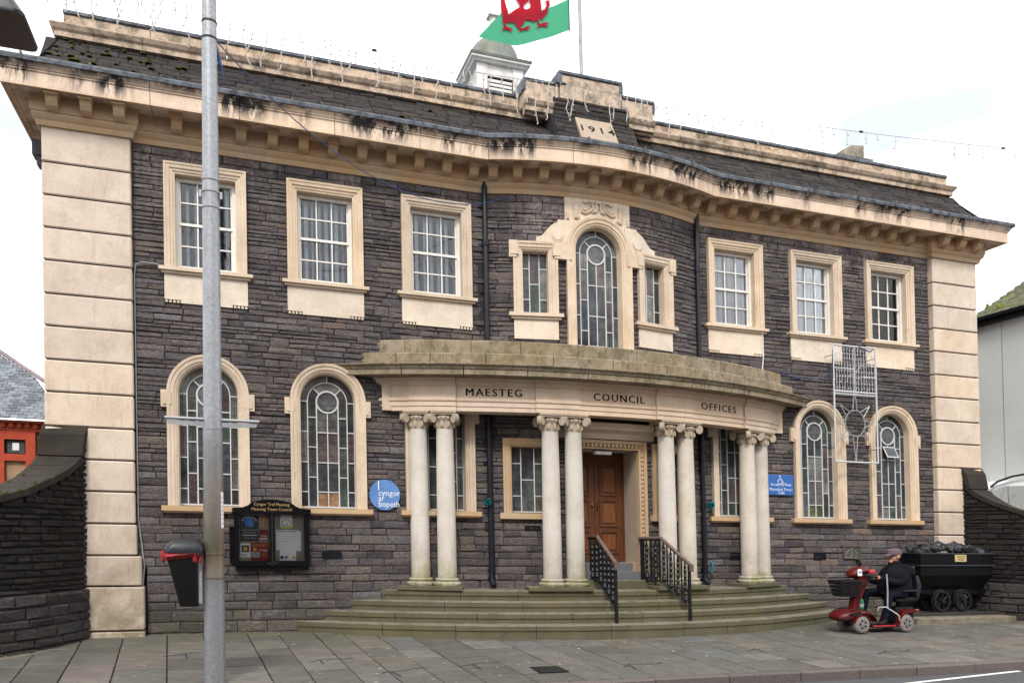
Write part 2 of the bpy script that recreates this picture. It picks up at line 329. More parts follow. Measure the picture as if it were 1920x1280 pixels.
def glass(name, tint=(.9, .95, 1), refl=.16):
    t = NT(name); t.t.nodes.remove(t.b); o = t.t.nodes['Material Output']; tr = t.n('ShaderNodeBsdfTransparent'); tr.inputs[0].default_value = (*tint, 1)
    gl = t.n('ShaderNodeBsdfGlossy'); gl.inputs['Roughness'].default_value = .03; fr = t.n('ShaderNodeFresnel'); fr.inputs[0].default_value = 1.5; ml = t.n('ShaderNodeMath', operation='MULTIPLY_ADD'); ml.inputs[1].default_value = 1.0; ml.inputs[2].default_value = refl-.10
    mx = t.n('ShaderNodeMixShader'); t.l(fr.outputs[0], ml.inputs[0]); t.l(ml.outputs[0], mx.inputs[0]); t.l(tr.outputs[0], mx.inputs[1]); t.l(gl.outputs[0], mx.inputs[2]); t.l(mx.outputs[0], o.inputs[0]); MT[name] = t.m
glass('window_glass', (.9, .95, 1), .10); glass('notice_glass', (.97, .98, .98), .06); glass('car_glass', (.35, .45, .55), .3)
def stained(name, stops, rough=.12):
    t = NT(name, rough, .35); c = t.ramp(t.rand(), stops, 'CONSTANT'); c = t.mix(.9, c, t.ramp(t.noise(5, 5, .7), [(.3, (.35, .36, .38)), (.5, (.9, .9, .9)), (.72, (2.0, 2.0, 1.95))]), 'MULTIPLY')
    z = t.axis(2); t.col(c); t.bump(t.noise(26, 3), .25, .01); MT[name] = t.m
stained('leaded_glass', [(0, (.038, .044, .046)), (.18, (.062, .07, .066)), (.36, (.045, .052, .062)), (.5, (.085, .072, .068)), (.62, (.055, .075, .062)), (.72, (.10, .104, .10)), (.82, (.075, .055, .062)), (.9, (.13, .135, .125)), (.96, (.055, .058, .06))])
stained('roundel_glass', [(0, (.085, .088, .094))], .08); stained('board_glass', [(0, (.23, .14, .085))], .2); stained('grey_glass', [(0, (.12, .12, .122))], .15); stained('green_glass', [(0, (.075, .09, .045))], .2)
def wood(name, a, b, rough=.45):
    t = NT(name, rough, .4); n = t.noise(7, 6, .65, (6, 6, .5), .6); c = t.ramp(n, [(.3, a), (.7, b)]); t.col(c); t.bump(n, .12, .004); MT[name] = t.m
wood('door_wood', (.06, .020, .008), (.14, .052, .019)); wood('door_panel_wood', (.10, .034, .011), (.21, .078, .026)); wood('rail_wood', (.065, .042, .034), (.15, .105, .09), .6); wood('pine', (.3, .17, .08), (.42, .26, .14))
MT['render_grey'] = plain('render_grey', (.60, .62, .60), .85, .2, 0, .05, 1.2); MT['terracotta_paint'] = plain('terracotta_paint', (.40, .055, .022), .6, .3); MT['red_brick'] = plain('red_brick', (.46, .10, .035), .85, .2, 0, .2, 20)
def rnd(name, stops, rough=.8, moss=None):
    t = NT(name, rough, .35); c = t.ramp(t.rand(), stops); c = t.mix(.7, c, t.ramp(t.noise(16, 5, .7), [(.3, (.75, .75, .75)), (.7, (1.2, 1.2, 1.2))]), 'MULTIPLY')
    if moss: a = t.rng(t.noise(6, 6, .75), .45, .56); c = t.mix(t.mul(a, .85), c, moss)
    t.col(c); t.bump(t.noise(40, 3), .2, .005); MT[name] = t.m
rnd('yellow_stock_brick', [(0, (.26, .18, .10)), (.5, (.36, .26, .15)), (1, (.2, .13, .08))]); rnd('slate_tile', [(0, (.075, .085, .10)), (.5, (.13, .15, .175)), (1, (.2, .225, .25))], .5); rnd('mossy_tile', [(0, (.055, .055, .045)), (1, (.115, .11, .08))], .85, (.10, .115, .022))
rnd('coal', [(0, (.012, .013, .016)), (1, (.035, .04, .05))], .25); rnd('ridge', [(0, (.2, .16, .18)), (1, (.26, .21, .22))])
def galv():
    t = NT('galvanised', .48, .5, .35); c = t.ramp(t.noise(24, 6, .75), [(.3, (.22, .235, .255)), (.7, (.36, .38, .41))]); z = t.axis(2); c = t.mix(t.mul(t.rng(z, 2.7, 2.4), .45), c, (.13, .135, .145))
    f = t.mul(t.rng(z, 2.55, 1.35), t.rng(z, .9, 1.3)); f = t.mul(f, t.rng(t.noise(6, 5, .7, (2, 2, .25)), .12, .34)); c = t.mix(t.mul(f, .92), c, t.ramp(t.noise(5, 4, .6, (1, 1, .4)), [(.4, (.065, .058, .028)), (.6, (.20, .115, .05))]))
    d = t.mul(t.rng(t.noise(55, 4, .8), .5, .62), t.rng(t.noise(1.3, 3), .42, .56)); c = t.mix(t.mul(d, .6), c, (.12, .11, .095)); t.col(c); t.bump(t.noise(60, 3), .15, .003); MT['galvanised'] = t.m
galv()
MT['scooter_red'] = plain('scooter_red', (.085, .002, .003), .42, .35, 0, .1, 4); MT['reflector_red'] = plain('reflector_red', (.42, .03, .04), .35); MT['tyre_grey'] = plain('tyre_grey', (.19, .175, .165), .8, .25, 0, .12, 30); MT['plastic_black'] = plain('plastic_black', (.008, .008, .010), .55, .25, 0, .2, 14)
MT['coat'] = plain('coat', (.006, .0065, .010), .85, .1, 0, .3, 9); MT['trousers'] = plain('trousers', (.007, .009, .019), .9, .1, 0, .3, 9); MT['skin'] = plain('skin', (.48, .22, .15), .55, .35, 0, .1, 30); MT['cap_cloth'] = plain('cap_cloth', (.115, .08, .10), .85, .2); MT['hair_grey'] = plain('hair_grey', (.4, .37, .35), .8)
MT['bin_black'] = plain('bin_black', (.005, .005, .006), .45, .25, 0, .2, 5); MT['bag_red'] = plain('bag_red', (.24, .022, .022), .5, .3, 0, .4, 24); MT['sign_blue'] = plain('sign_blue', (.025, .11, .36), .4, .45, 0, .08, 3); MT['disc_blue'] = plain('disc_blue', (.10, .21, .46), .35, .5, 0, .14, 6); MT['teal_foil'] = plain('teal_foil', (.015, .23, .27), .2, .6, .3, .3, 60)
MT['paper'] = plain('paper', (.72, .72, .73), .7, .3, 0, .04); MT['board_back'] = plain('board_back', (.27, .235, .21), .9); MT['poster_dark'] = plain('poster_dark', (.04, .038, .05), .6); MT['poster_red'] = plain('poster_red', (.2, .015, .02), .6); MT['poster_blue'] = plain('poster_blue', (.07, .22, .55), .6, .4, 0, .4, 40); MT['poster_yellow'] = plain('poster_yellow', (.62, .36, .03), .6); MT['poster_green'] = plain('poster_green', (.38, .5, .1), .6); MT['ink'] = plain('ink', (.03, .02, .05), .7); MT['poster_grey'] = plain('poster_grey', (.33, .35, .37), .6, .3, 0, .5, 40)
def cloth(name, c, tr):
    t = NT(name, .75, .2); t.col(c); o = t.t.nodes['Material Output']; ts = t.n('ShaderNodeBsdfTranslucent'); ts.inputs[0].default_value = (*tr, 1); mx = t.n('ShaderNodeMixShader'); mx.inputs[0].default_value = .45; t.l(t.b.outputs[0], mx.inputs[1]); t.l(ts.outputs[0], mx.inputs[2]); t.l(mx.outputs[0], o.inputs[0]); MT[name] = t.m
cloth('flag_green', (.05, .28, .15), (.10, .46, .28)); cloth('flag_white', (.75, .75, .77), (.8, .8, .82)); cloth('flag_red', (.42, .012, .03), (.6, .02, .05))
MT['wire_black'] = plain('wire_black', (.012, .012, .016), .6); MT['wire_blue'] = plain('wire_blue', (.015, .05, .16), .5); MT['led_white'] = plain('led_white', (.44, .41, .37), .5, .4, 0, .1, 40); MT['road_white'] = plain('road_white', (.62, .62, .6), .7, .3, 0, .2, 14)
MT['car_white'] = plain('car_white', (.75, .76, .8), .3, .5, 0, .03); MT['lamp_black'] = plain('lamp_black', (.012, .013, .018), .4, .4); MT['tan_wood'] = plain('tan_wood', (.35, .23, .13), .6, .4, 0, .2, 3); MT['moss_green'] = plain('moss_green', (.05, .052, .012), .95, .1, 0, .5, 40); MT['cupola_white'] = plain('cupola_white', (.62, .61, .59), .6, .3, 0, .14, 5)
def dome():
    t = NT('dome_lead', .6, .4, .15); c = t.ramp(t.noise(4, 6, .7, (1, 1, .5)), [(.3, (.075, .085, .075)), (.6, (.15, .165, .15))]); c = t.mix(t.rng(t.noise(2.2, 5), .45, .6, 0, .7), c, (.11, .12, .05)); t.col(c); MT['dome_lead'] = t.m
dome()
# ------------------------------------------------------------------ the council building
GZ = .145; GS = .04
def gz(y): return GZ+GS*min(y, 0)
bld = empty('council_building', V((0, 0, GZ)))
tag(bld, 'two storey slate stone council offices with pale stone dressings and a bowed columned porch', 'building')
bath_, fr_ = MT['bath_stone'], MT['frame_stone']
XW = (5.805, 4.203, 2.576); CX = -.09
# ---- rubble walling: rows of stones cut round the openings
def stone(mb, M, a0, a1, b0, b1, back=-.03, pr=.012, rough=.014):
    j = lambda s: random.uniform(-s, s)
    h = min(a1-a0, b1-b0); e = min(.006, h*.08); g = h*.2
    c = [(a0+j(e), b0+j(e)), (a1+j(e), b0+j(e)), (a1+j(e), b1+j(e)), (a0+j(e), b1+j(e))]
    q = [(a0+g, b0+g), (a1-g, b0+g), (a1-g, b1-g), (a0+g, b1-g)]
    ed = pr*.4+j(.003)
    vs = [M(a, b, back) for a, b in c]+[M(a, b, ed+j(.003)) for a, b in c]+[M(a+j(g*.5), b+j(g*.5), ed+random.uniform(.1, 1)*rough) for a, b in q]
    mb.add(vs, [(0, 1, 5, 4), (1, 2, 6, 5), (2, 3, 7, 6), (3, 0, 4, 7), (4, 5, 9, 8), (5, 6, 10, 9), (6, 7, 11, 10), (7, 4, 8, 11), (8, 9, 10, 11)])
def free(a0, a1, blocks):
    iv = [(a0, a1)]
    for x0, x1 in blocks:
        nv = []
        for p, q in iv:
            if x1 <= p or x0 >= q: nv.append((p, q)); continue
            if x0 > p: nv.append((p, x0))
            if x1 < q: nv.append((x1, q))
        iv = nv
    return [(p, q) for p, q in iv if q-p > .03]
def masonry(a0, a1, b0, b1, hfun, lfun, blocks, M, rough=.014, gap=.011, lim=None):
    out = []; backs = []; b = b0; skip = []
    while b < b1-.02:
        h = min(hfun(b), b1-b)
        if b1-b-h < .03: h = b1-b
        bl = blocks(b, b+h)
        A0, A1 = (lim(b+h) if lim else (a0, a1))
        for p, q in free(A0, A1, bl): backs.append((p, q, b, b+h))
        nsk = []
        for p, q in free(A0, A1, bl+skip):
            x = p
            while x < q-.005:
                l = lfun(b)*random.uniform(.55, 1.5)
                if q-x-l < .1: l = q-x
                top = b+h-gap
                if random.random() < .085 and h < .1 and b+h*2 < b1 and not lim:
                    bl2 = blocks(b+h, b+2*h)
                    if all(x1 <= x or x0 >= x+l for x0, x1 in bl2): l = min(l, .3); top = b+2*h-gap; nsk.append((x, x+l))
                out.append((x+gap/2, x+l-gap/2, b+gap/2, top+gap/2)); x += l
        # rows that follow take the tall stones into account only if their height agrees
        skip = [(x0, x1) for x0, x1 in nsk]; masonry.h = h if nsk else None
        b += h
        if nsk:
            h2 = h; bl = blocks(b, b+h2); 
            for p, q in free(A0, A1, bl): backs.append((p, q, b, b+h2))
            for p, q in free(A0, A1, bl+skip):
                x = p
                while x < q-.005:
                    l = lfun(b)*random.uniform(.55, 1.5)
                    if q-x-l < .1: l = q-x
                    out.append((x+gap/2, x+l-gap/2, b+gap/2, b+h2-gap/2)); x += l
            b += h2; skip = []
    return out, backs
def pxsize(M, s):
    p = V(M((s[0]+s[1])/2, (s[2]+s[3])/2, 0))-CAM; d = p.dot(_f)
    if d < .5: return 0
    u = 960+1556*p.dot(_r)/d; v = 953.6-1556*p.dot(_u)/d
    if not (-20 < u < 1940 and -20 < v < 1300): return 0
    return (s[1]-s[0])*(s[3]-s[2])/d/d
def lay(stones, M, mat, parent, name, hidden=lambda s: False, n=290, rough=.014, pr=.012):
    st = sorted(stones, key=lambda s: -(0 if hidden(s) else pxsize(M, s)))
    for s in st[:n]:
        mb = MB(); stone(mb, M, *s, rough=rough, pr=pr); mb.build(name, mat, parent)
    if st[n:]:
        mb = MB()
        for s in st[n:]: stone(mb, M, *s, rough=rough, pr=pr)
        mb.build(name+'_courses', mat, parent, kind='stuff')
def wall_blocks(b0, b1):
    z = (b0+b1)/2; bl = []
    for s in (-1, 1):
        for x in XW:
            c = s*x
            if 4.62 < z < 6.47: bl.append((c-.5, c+.5))
            if z > 1.80:
                if z < 3.4: bl.append((c-.47, c+.47))
                elif z < 3.87: q = math.sqrt(max(0, .47**2-(z-3.4)**2)); bl.append((c-q, c+q))
        c = CX+s
        if 4.52 < z < 5.93: bl.append((c-.3, c+.3))
        c = -.05+1.2*s
        if 1.80 < z < 2.95: bl.append((c-.33, c+.33))
        if z < 1.05 : bl.append((s*6.66-.05, s*6.66+.05))
    if 4.2 < z < 5.9: bl.append((CX-.48, CX+.48))
    elif 5.9 <= z < 6.34: q = math.sqrt(max(0, .48**2-(z-5.9)**2)); bl.append((CX-q, CX+q))
    if z > 6.3: bl.append((CX-.52, CX+.52))
    if z < 3.05: bl.append((-.70, .60))
    if 3.5 < z < 4.2: bl.append((-3.2, 3.2))
    if z < .58: bl.append((-3.45, 3.45))
    return bl
hf = lambda b: random.choice((.115, .13, .1, .15)) if b < 1.75 else (random.choice((.05, .07, .06, .09, .075, .065, .11)) if b < 6.45 else .11)
lf = lambda b: .36 if b < 1.75 else (.31 if b < 6.45 else .34)
st, bk = masonry(-6.73, 6.73, .06, 6.705, hf, lf, wall_blocks, MW)
hid = lambda s: abs(s[0]+s[1]) < 6.6 and s[2] < 4.4 and not (abs(s[0]+s[1]) < 4.6 and .75 < s[2] < 3.1)
lay(st, MW, MT['wall_slate'], bld, 'wall_stone', hid)
mb = MB()
for p, q, b0, b1 in bk:
    n = max(1, int((q-p)/.25)) if abs(p) < 2.2 or abs(q) < 2.2 or p*q < 0 else 1
    for i in range(n):
        x0, x1 = p+(q-p)*i/n, p+(q-p)*(i+1)/n
        mb.add([MW(x0, b0, -.006), MW(x1, b0, -.006), MW(x1, b1, -.006), MW(x0, b1, -.006)], [(0, 1, 2, 3)])
mb.build('mortar_bed', MT['mortar'], bld)
# ---- body behind the facade
mb = MB(); mb.box(-7.7, -7.62, .0, 8, 0, 7.3); mb.box(7.62, 7.7, .0, 8, 0, 7.3); mb.box(-7.7, 7.7, 8, 8.1, 0, 8.1); mb.build('side_wall', MT['wall_slate'], bld)
mb = MB(); mb.box(-7.5, 7.5, .4, 8, 8.2, 8.28); mb.build('roof_deck', MT['lead'], bld)
mb = MB(); mb.box(-7.5, 7.5, .75, .8, .2, 8.1); mb.build('inner_wall', MT['dark_room'], bld)
# ---- corner pilasters
JZ = [6.715, 6.25, 5.825, 5.405, 4.985, 4.555, 4.14, 3.71, 3.295, 2.855, 2.44, 2.03, 1.613, 1.20, .80, .22, .06]
for s in (-1, 1):
    mb = MB(); a, b = sorted((s*7.75, s*6.76)); mb.box(a, b, -.10, .9, .06, 6.70); mb.build('pilaster_core', MT['mortar'], bld)
    for i in range(len(JZ)-1):
        t, b = JZ[i], JZ[i+1]
        inn = 6.73 if b > 1.5 else (6.715 if b > 1.1 else (6.66 if b > .7 else 6.63)); fy = -.12-(.02 if b < 1.1 else 0)-(.02 if b < .7 else 0)
        out = 7.775 if b > 1.5 else 7.79
        x0, x1 = sorted((s*inn, s*out)); mb = MB(); mb.bbox(x0, x1, fy, .95, b+.009, t-.009 if i else t, .014); mb.build('pilaster_block', MT['pilaster_stone'], bld)
# ---- main cornice
bowp = [(x, bow(x)) for x in [1.85-3.7*i/20 for i in range(21)]]
bed = [(7.78, 1.2), (7.78, -.12), (6.73, -.12), (6.73, 0)]+bowp+[(-6.73, 0), (-6.73, -.12), (-7.78, -.12), (-7.78, 1.2)]
mb = MB(); mb.sweep(bed, [(-.05, 6.70), (.035, 6.70), (.045, 6.735), (.05, 6.765), (.075, 6.79), (.095, 6.82), (.095, 6.85), (.11, 6.855), (.11, 7.07), (-.05, 7.07)], plan, pclosed=True)
mb.build('bed_moulding', MT['bed_stone'], bld)
cor = [(7.78, 1.25), (7.78, -.12), (6.2, -.12), (4.6, -.12), (3.2, -.12), (1.85, -.12)]+[(x, y-.12) for x, y in bowp[1:-1]]+[(-1.85, -.12), (-3.2, -.12), (-4.6, -.12), (-6.2, -.12), (-7.78, -.12), (-7.78, 1.25)]
cprof = [(-.05, 7.06), (.29, 7.06), (.30, 7.045), (.335, 7.04), (.345, 7.02), (.37, 7.02), (.37, 7.205), (.384, 7.21), (.384, 7.23), (.395, 7.235), (.405, 7.26), (.43, 7.29), (.445, 7.305), (-.05, 7.34)]
def subpath(path, x0, x1):
    pts = []
    for i in range(len(path)-1):
        (xa, ya), (xb, yb) = path[i], path[i+1]
        for t in [k/8 for k in range(8)]+([1] if i == len(path)-2 else []):
            x, y = xa+(xb-xa)*t, ya+(yb-ya)*t
            if x0 <= x <= x1: pts.append((x, y))
    return pts
def yat(path, x):
    for (xa, ya), (xb, yb) in zip(path, path[1:]):
        if xa != xb and min(xa, xb) <= x <= max(xa, xb): return ya+(yb-ya)*(x-xa)/(xb-xa)
brk = [7.9, 6.35, 5.1, 3.75, 2.55, 1.75, .55, -.62, -1.75, -2.9, -4.1, -5.35, -6.45, -7.9]
core = cor[1:-1]
for i in range(len(brk)-1):
    hi, lo = brk[i], brk[i+1]; g = .004
    ps = [(x, y) for x, y in core if lo+.05 < x < hi-.05]
    if i: ps = [(hi-g, yat(core, hi-g))]+ps
    else: ps = [cor[0]]+ps
    if i < len(brk)-2: ps = ps+[(lo+g, yat(core, lo+g))]
    else: ps = ps+[cor[-1]]
    mb = MB(); mb.sweep(ps, cprof, plan, pclosed=True); mb.build('cornice_block', MT['cornice_stone'], bld)
mb = MB(); mb.sweep(cor, [(.33, 7.312), (.452, 7.298), (.458, 7.300), (.462, 7.345), (.452, 7.368), (.40, 7.378), (.1, 7.36)], plan); mb.build('lead_gutter', MT['lead'], bld)
x = -7.9
while x < 7.9:
    y = (yat(core, x) if abs(x) < 7.78 else -.12); n = Vector((0, -1))
    if abs(x) < 1.85: q = x/BR; n = Vector((q, -math.sqrt(1-q*q)))
    c = Vector((x, y))+n*.452; mb = MB(); mb.box(c.x-.012, c.x+.012, c.y-.022, c.y+.03, 7.298, 7.392); x += .83+random.uniform(-.08, .08); mb.build('lead_roll', MT['lead'], bld)
# modillions: one mesh, set along the soffit
prof = [(.0, 6.855), (.07, 6.862), (.12, 6.885), (.15, 6.925), (.17, 6.97), (.175, 6.99), (.205, 6.992), (.215, 7.02), (.215, 7.065), (0, 7.065)]
mb = MB(); mb.prism([(t, z) for t, z in prof], -.066, .066, lambda t, z, d: (d, -t, z-6.95)); mb.prism([(0, 6.995), (.228, 6.995), (.228, 7.065), (0, 7.065)], -.08, .08, lambda t, z, d: (d, -t, z-6.95))
mo = mb.build('modillion', MT['bed_stone'], bld, shear=False, org=(0, 0, 0)); mm = mo.data; first = True
for x in [7.61, 7.22, 6.835, 6.15, 5.745, 5.33, 4.915, 4.50, 4.095, 3.685, 3.27, 2.855, 2.44, 2.03, 1.63, 1.255, .885, .515, .145, -.225, -.595, -.965, -1.335, -1.67]+[-v for v in (2.03, 2.44, 2.855, 3.27, 3.685, 4.095, 4.50, 4.915, 5.33, 5.745, 6.15, 6.835, 7.22, 7.61)]:
    base = -.12 if abs(x) > 6.73 else 0
    p = V((x, base-.10, 6.95)) if abs(x) >= BH else V(MW(x, 6.95, .10)); rz = math.asin(x/BR) if abs(x) < BH else 0
    if first: mo.location = p-ORG[bld.name]; mo.rotation_euler[2] = rz; first = False
    else: inst(mm, 'modillion', bld, p, rz)
# ---- stone roof slope behind the gutter
RP = [(-.40, 7.36), (-.2, 7.50), (.0, 7.70), (.2, 7.93), (.37, 8.14)]
def MR(a, b, d):
    b = max(0, min(1, b)); k = b*4; i = min(3, int(k)); t = k-i
    y = RP[i][0]+(RP[i+1][0]-RP[i][0])*t; z = RP[i][1]+(RP[i+1][1]-RP[i][1])*t
    return (a, y+bow(a)*(1-b)*.9-d*.72, z+d*.69)
st, bk = masonry(-7.8, 7.8, 0, 1, lambda b: random.choice((.085, .1, .12, .14)), lambda b: .30, lambda b0, b1: [(-.34, .34)] if b0 > .08 else [], MR, lim=lambda b: (-7.83+.19*b, 7.83-.19*b))
lay(st, MR, MT['roof_slate_stone'], bld, 'roof_stone', n=250, rough=.02, pr=.02)
mb = MB()
for i in range(16):
    for k in range(4):
        x0, x1 = -7.8+15.6*i/16, -7.8+15.6*(i+1)/16; mb.add([MR(x0, k/4, -.01), MR(x1, k/4, -.01), MR(x1, k/4+.25, -.01), MR(x0, k/4+.25, -.01)], [(0, 1, 2, 3)])
for s in (-1, 1): mb.add([(s*7.82, -.4, 7.36), (s*7.64, .37, 8.14), (s*7.64, 3, 8.14), (s*7.9, 3, 7.3)], [(0, 1, 2, 3)])
mb.build('roof_bed', MT['mortar'], bld)
# moss cushions on the left end of the slope
mb = MB()
for i in range(46):
    a = -7.7+abs(random.gauss(0, .9)); b = random.uniform(.25, .95)
    if random.random() < .2: a = random.uniform(-7, -2)
    c = Vector(MR(a, b, .035)); r = random.uniform(.02, .05); mb.lathe([(r, -.02), (r*.8, .002), (r*.35, .008)], c, 7)
mb.build('roof_moss', MT['moss_green'], bld, kind='stuff')
# dated stone
Tf = lambda a, b, d: (a, -.33+b*.27-d*.8, 7.58+b*.52+d*.5)
st, bk = masonry(-.70, .70, 0, 1, lambda b: .17, lambda b: .26, lambda b0, b1: [(-.32, .32)], Tf)
for s_ in st: mb = MB(); stone(mb, Tf, *s_, rough=.02, pr=.02); mb.build('roof_stone', MT['roof_slate_stone'], bld)
mb = MB(); mb.prism([(-.36, 7.5), (-.33, 7.58), (-.06, 8.1), (.3, 8.1), (.3, 7.5)], -.71, .71, lambda a, b, d: (d, a+.02, b)); mb.build('parapet_core', MT['mortar'], bld)
T = lambda a, b, d: (a*(1-.0*b), -.30+b*.25-d*.8, 7.66+b*.43+d*.5)
mb = MB(); mb.prism([(-.315, 0), (.315, 0), (.315, 1), (-.315, 1)], -.05, .04, T); ds = mb.build('date_stone', MT['date_stone'], bld)
mb = MB(); text('1914', .40, 0, .36, .043, lambda a, b, d: T(a, b, d), mb, sx=.46*1.35, sp=1.35, off=.006); mb.build('date_numerals', MT['incised'], ds)
# ---- second cornice and parapet
par = MT['parapet_stone']
c2 = [(-.02, 8.08), (.05, 8.085), (.07, 8.11), (.13, 8.12), (.13, 8.19), (.16, 8.215), (.19, 8.265), (.19, 8.28), (-.02, 8.315)]
for s in (-1, 1):
    cuts = [.6, 1.75, 3.0, 4.3, 5.5, 6.6]
    for i, x0 in enumerate(cuts):
        x1 = cuts[i+1] if i < 5 else None
        p = [(x0+.003, .40), (x1-.003, .40)] if x1 else [(x0+.003, .40), (7.55, .40), (7.55, 3.2)]
        p = [(s*a, b) for a, b in p]
        if s > 0: p = p[::-1]
        mb = MB(); mb.sweep(p, c2, plan, pclosed=True); mb.build('parapet_cornice', par, bld)
    cuts = [1.12, 2.3, 3.3, 4.4, 5.5, 6.5, 7.58]
    for x0, x1 in zip(cuts, cuts[1:]):
        a, b = sorted((s*(x0+.003), s*(x1-.003))); mb = MB(); mb.bbox(a, b, .31, .62 if x1 < 7.5 else 3.2, 8.28, 8.445, .006); mb.build('parapet_block', par, bld)
        mb = MB(); mb.bbox(a-.004, b+.004, .285, .65 if x1 < 7.5 else 3.2, 8.446, 8.505, .012); mb.build('lead_cap', MT['lead'], bld)
    a, b = sorted((s*.55, s*1.118)); mb = MB(); mb.bbox(a, b, .0, .6, 8.22, 8.585, .006); mb.build('parapet_block', par, bld)
    a, b = sorted((s*.545, s*1.14)); mb = MB(); mb.bbox(a, b, -.02, .62, 8.587, 8.64, .012); a, b = sorted((s*1.10, s*1.145)); mb.box(a, b, -.012, .6, 8.44, 8.60); mb.build('lead_cap', MT['lead'], bld)
    a, b = sorted((s*.66, s*1.115)); mb = MB(); mb.sweep([(b, .10), (a, .10)], c2, plan, pclosed=True); mb.build('parapet_cornice', par, bld)
mb = MB(); mb.bbox(-.53, .53, -.015, .6, 8.38, 8.785, .006); mb.build('parapet_block', par, bld)
mb = MB(); mb.bbox(-.555, .555, -.04, .62, 8.787, 8.845, .012); mb.box(-.56, -.50, -.03, .6, 8.62, 8.80); mb.box(.50, .56, -.03, .6, 8.62, 8.80); mb.build('lead_cap', MT['lead'], bld)
stp, bkp = masonry(-.64, .64, 7.74, 8.40, lambda b: .075, lambda b: .32, lambda a, b: [], lambda a, b, d: (a, -.04-d, b))
for s_ in stp: mb = MB(); stone(mb, lambda a, b, d: (a, -.04-d, b), *s_, back=-.1); mb.build('roof_stone', MT['roof_slate_stone'], bld)
mb = MB(); mb.box(-.65, .65, -.035, .5, 7.7, 8.4); mb.build('parapet_core', MT['mortar'], bld)
# ---- louvred cupola, chimney
cu = empty('cupola', V((-.70, 2.5, 8.3)), bld)
mb = MB(); mb.box(-1.12, -.28, 2.5, 3.34, 8.3, 10.22); mb.build('cupola_body', MT['cupola_white'], cu)
mb = MB()
for x in (-1.05, -.35): mb.box(x-.10, x+.10, 2.45, 2.5, 8.3, 10.2)
mb.box(-1.12, -.28, 2.47, 2.5, 9.98, 10.2); mb.build('cupola_post', MT['cupola_white'], cu)
mb = MB()
for i in range(12): z = 9.05+i*.075; mb.box(-.93, -.47, 2.475, 2.50, z, z+.05)
mb.build('louvre', MT['cupola_white'], cu); mb = MB(); mb.box(-.95, -.45, 2.492, 2.499, 9.0, 9.97); mb.build('louvre_void', MT['dark_room'], cu)
mb = MB(); mb.sweep([(-.2, 3.42), (-.2, 2.42), (-1.2, 2.42), (-1.2, 3.42)], [(-.1, 10.275), (.085, 10.275), (.095, 10.32), (-.1, 10.36)], plan, pclosed=True); mb.build('cupola_eaves', MT['dome_lead'], cu)
mb = MB(); mb.sweep([(-.2, 3.42), (-.2, 2.42), (-1.2, 2.42), (-1.2, 3.42)], [(-.1, 10.18), (.01, 10.19), (.03, 10.22), (.07, 10.24), (.075, 10.272), (-.1, 10.272)], plan, pclosed=True); mb.build('cupola_fascia', MT['cupola_white'], cu)
mb = MB(); mb.lathe([(.56, 10.30), (.50, 10.36), (.485, 10.50), (.455, 10.62), (.40, 10.73), (.31, 10.83), (.20, 10.90), (.11, 10.93)], (-.68, 2.92, 0), 28); mb.build('dome', MT['dome_lead'], cu, smooth=40)
mb = MB(); mb.lathe([(.14, 10.89), (.11, 10.97), (.085, 11.0), (.08, 11.36)], (-.66, 2.92, 0), 12); mb.box(-.78, -.54, 2.80, 3.04, 11.36, 11.42); mb.box(-.75, -.57, 2.83, 3.01, 11.42, 11.45); mb.build('finial', MT['cupola_white'], cu)
ch = empty('chimney', V((6.85, 2.3, 8.3)), bld)
mb = MB(); mb.prism([(6.45, 9.46), (7.16, 9.46), (7.16, 9.76), (6.85, 9.73), (6.6, 9.58)], 2.0, 2.5, lambda a, b, d: (a, d, b)); mb.box(6.5, 7.15, 2.03, 2.47, 8.3, 9.46); mb.build('chimney_stack', MT['chimney_stone'], ch)
mb = MB(); mb.box(6.46, 7.34, 1.94, 2.6, 9.42, 9.47); mb.build('chimney_flashing', MT['lead'], ch)
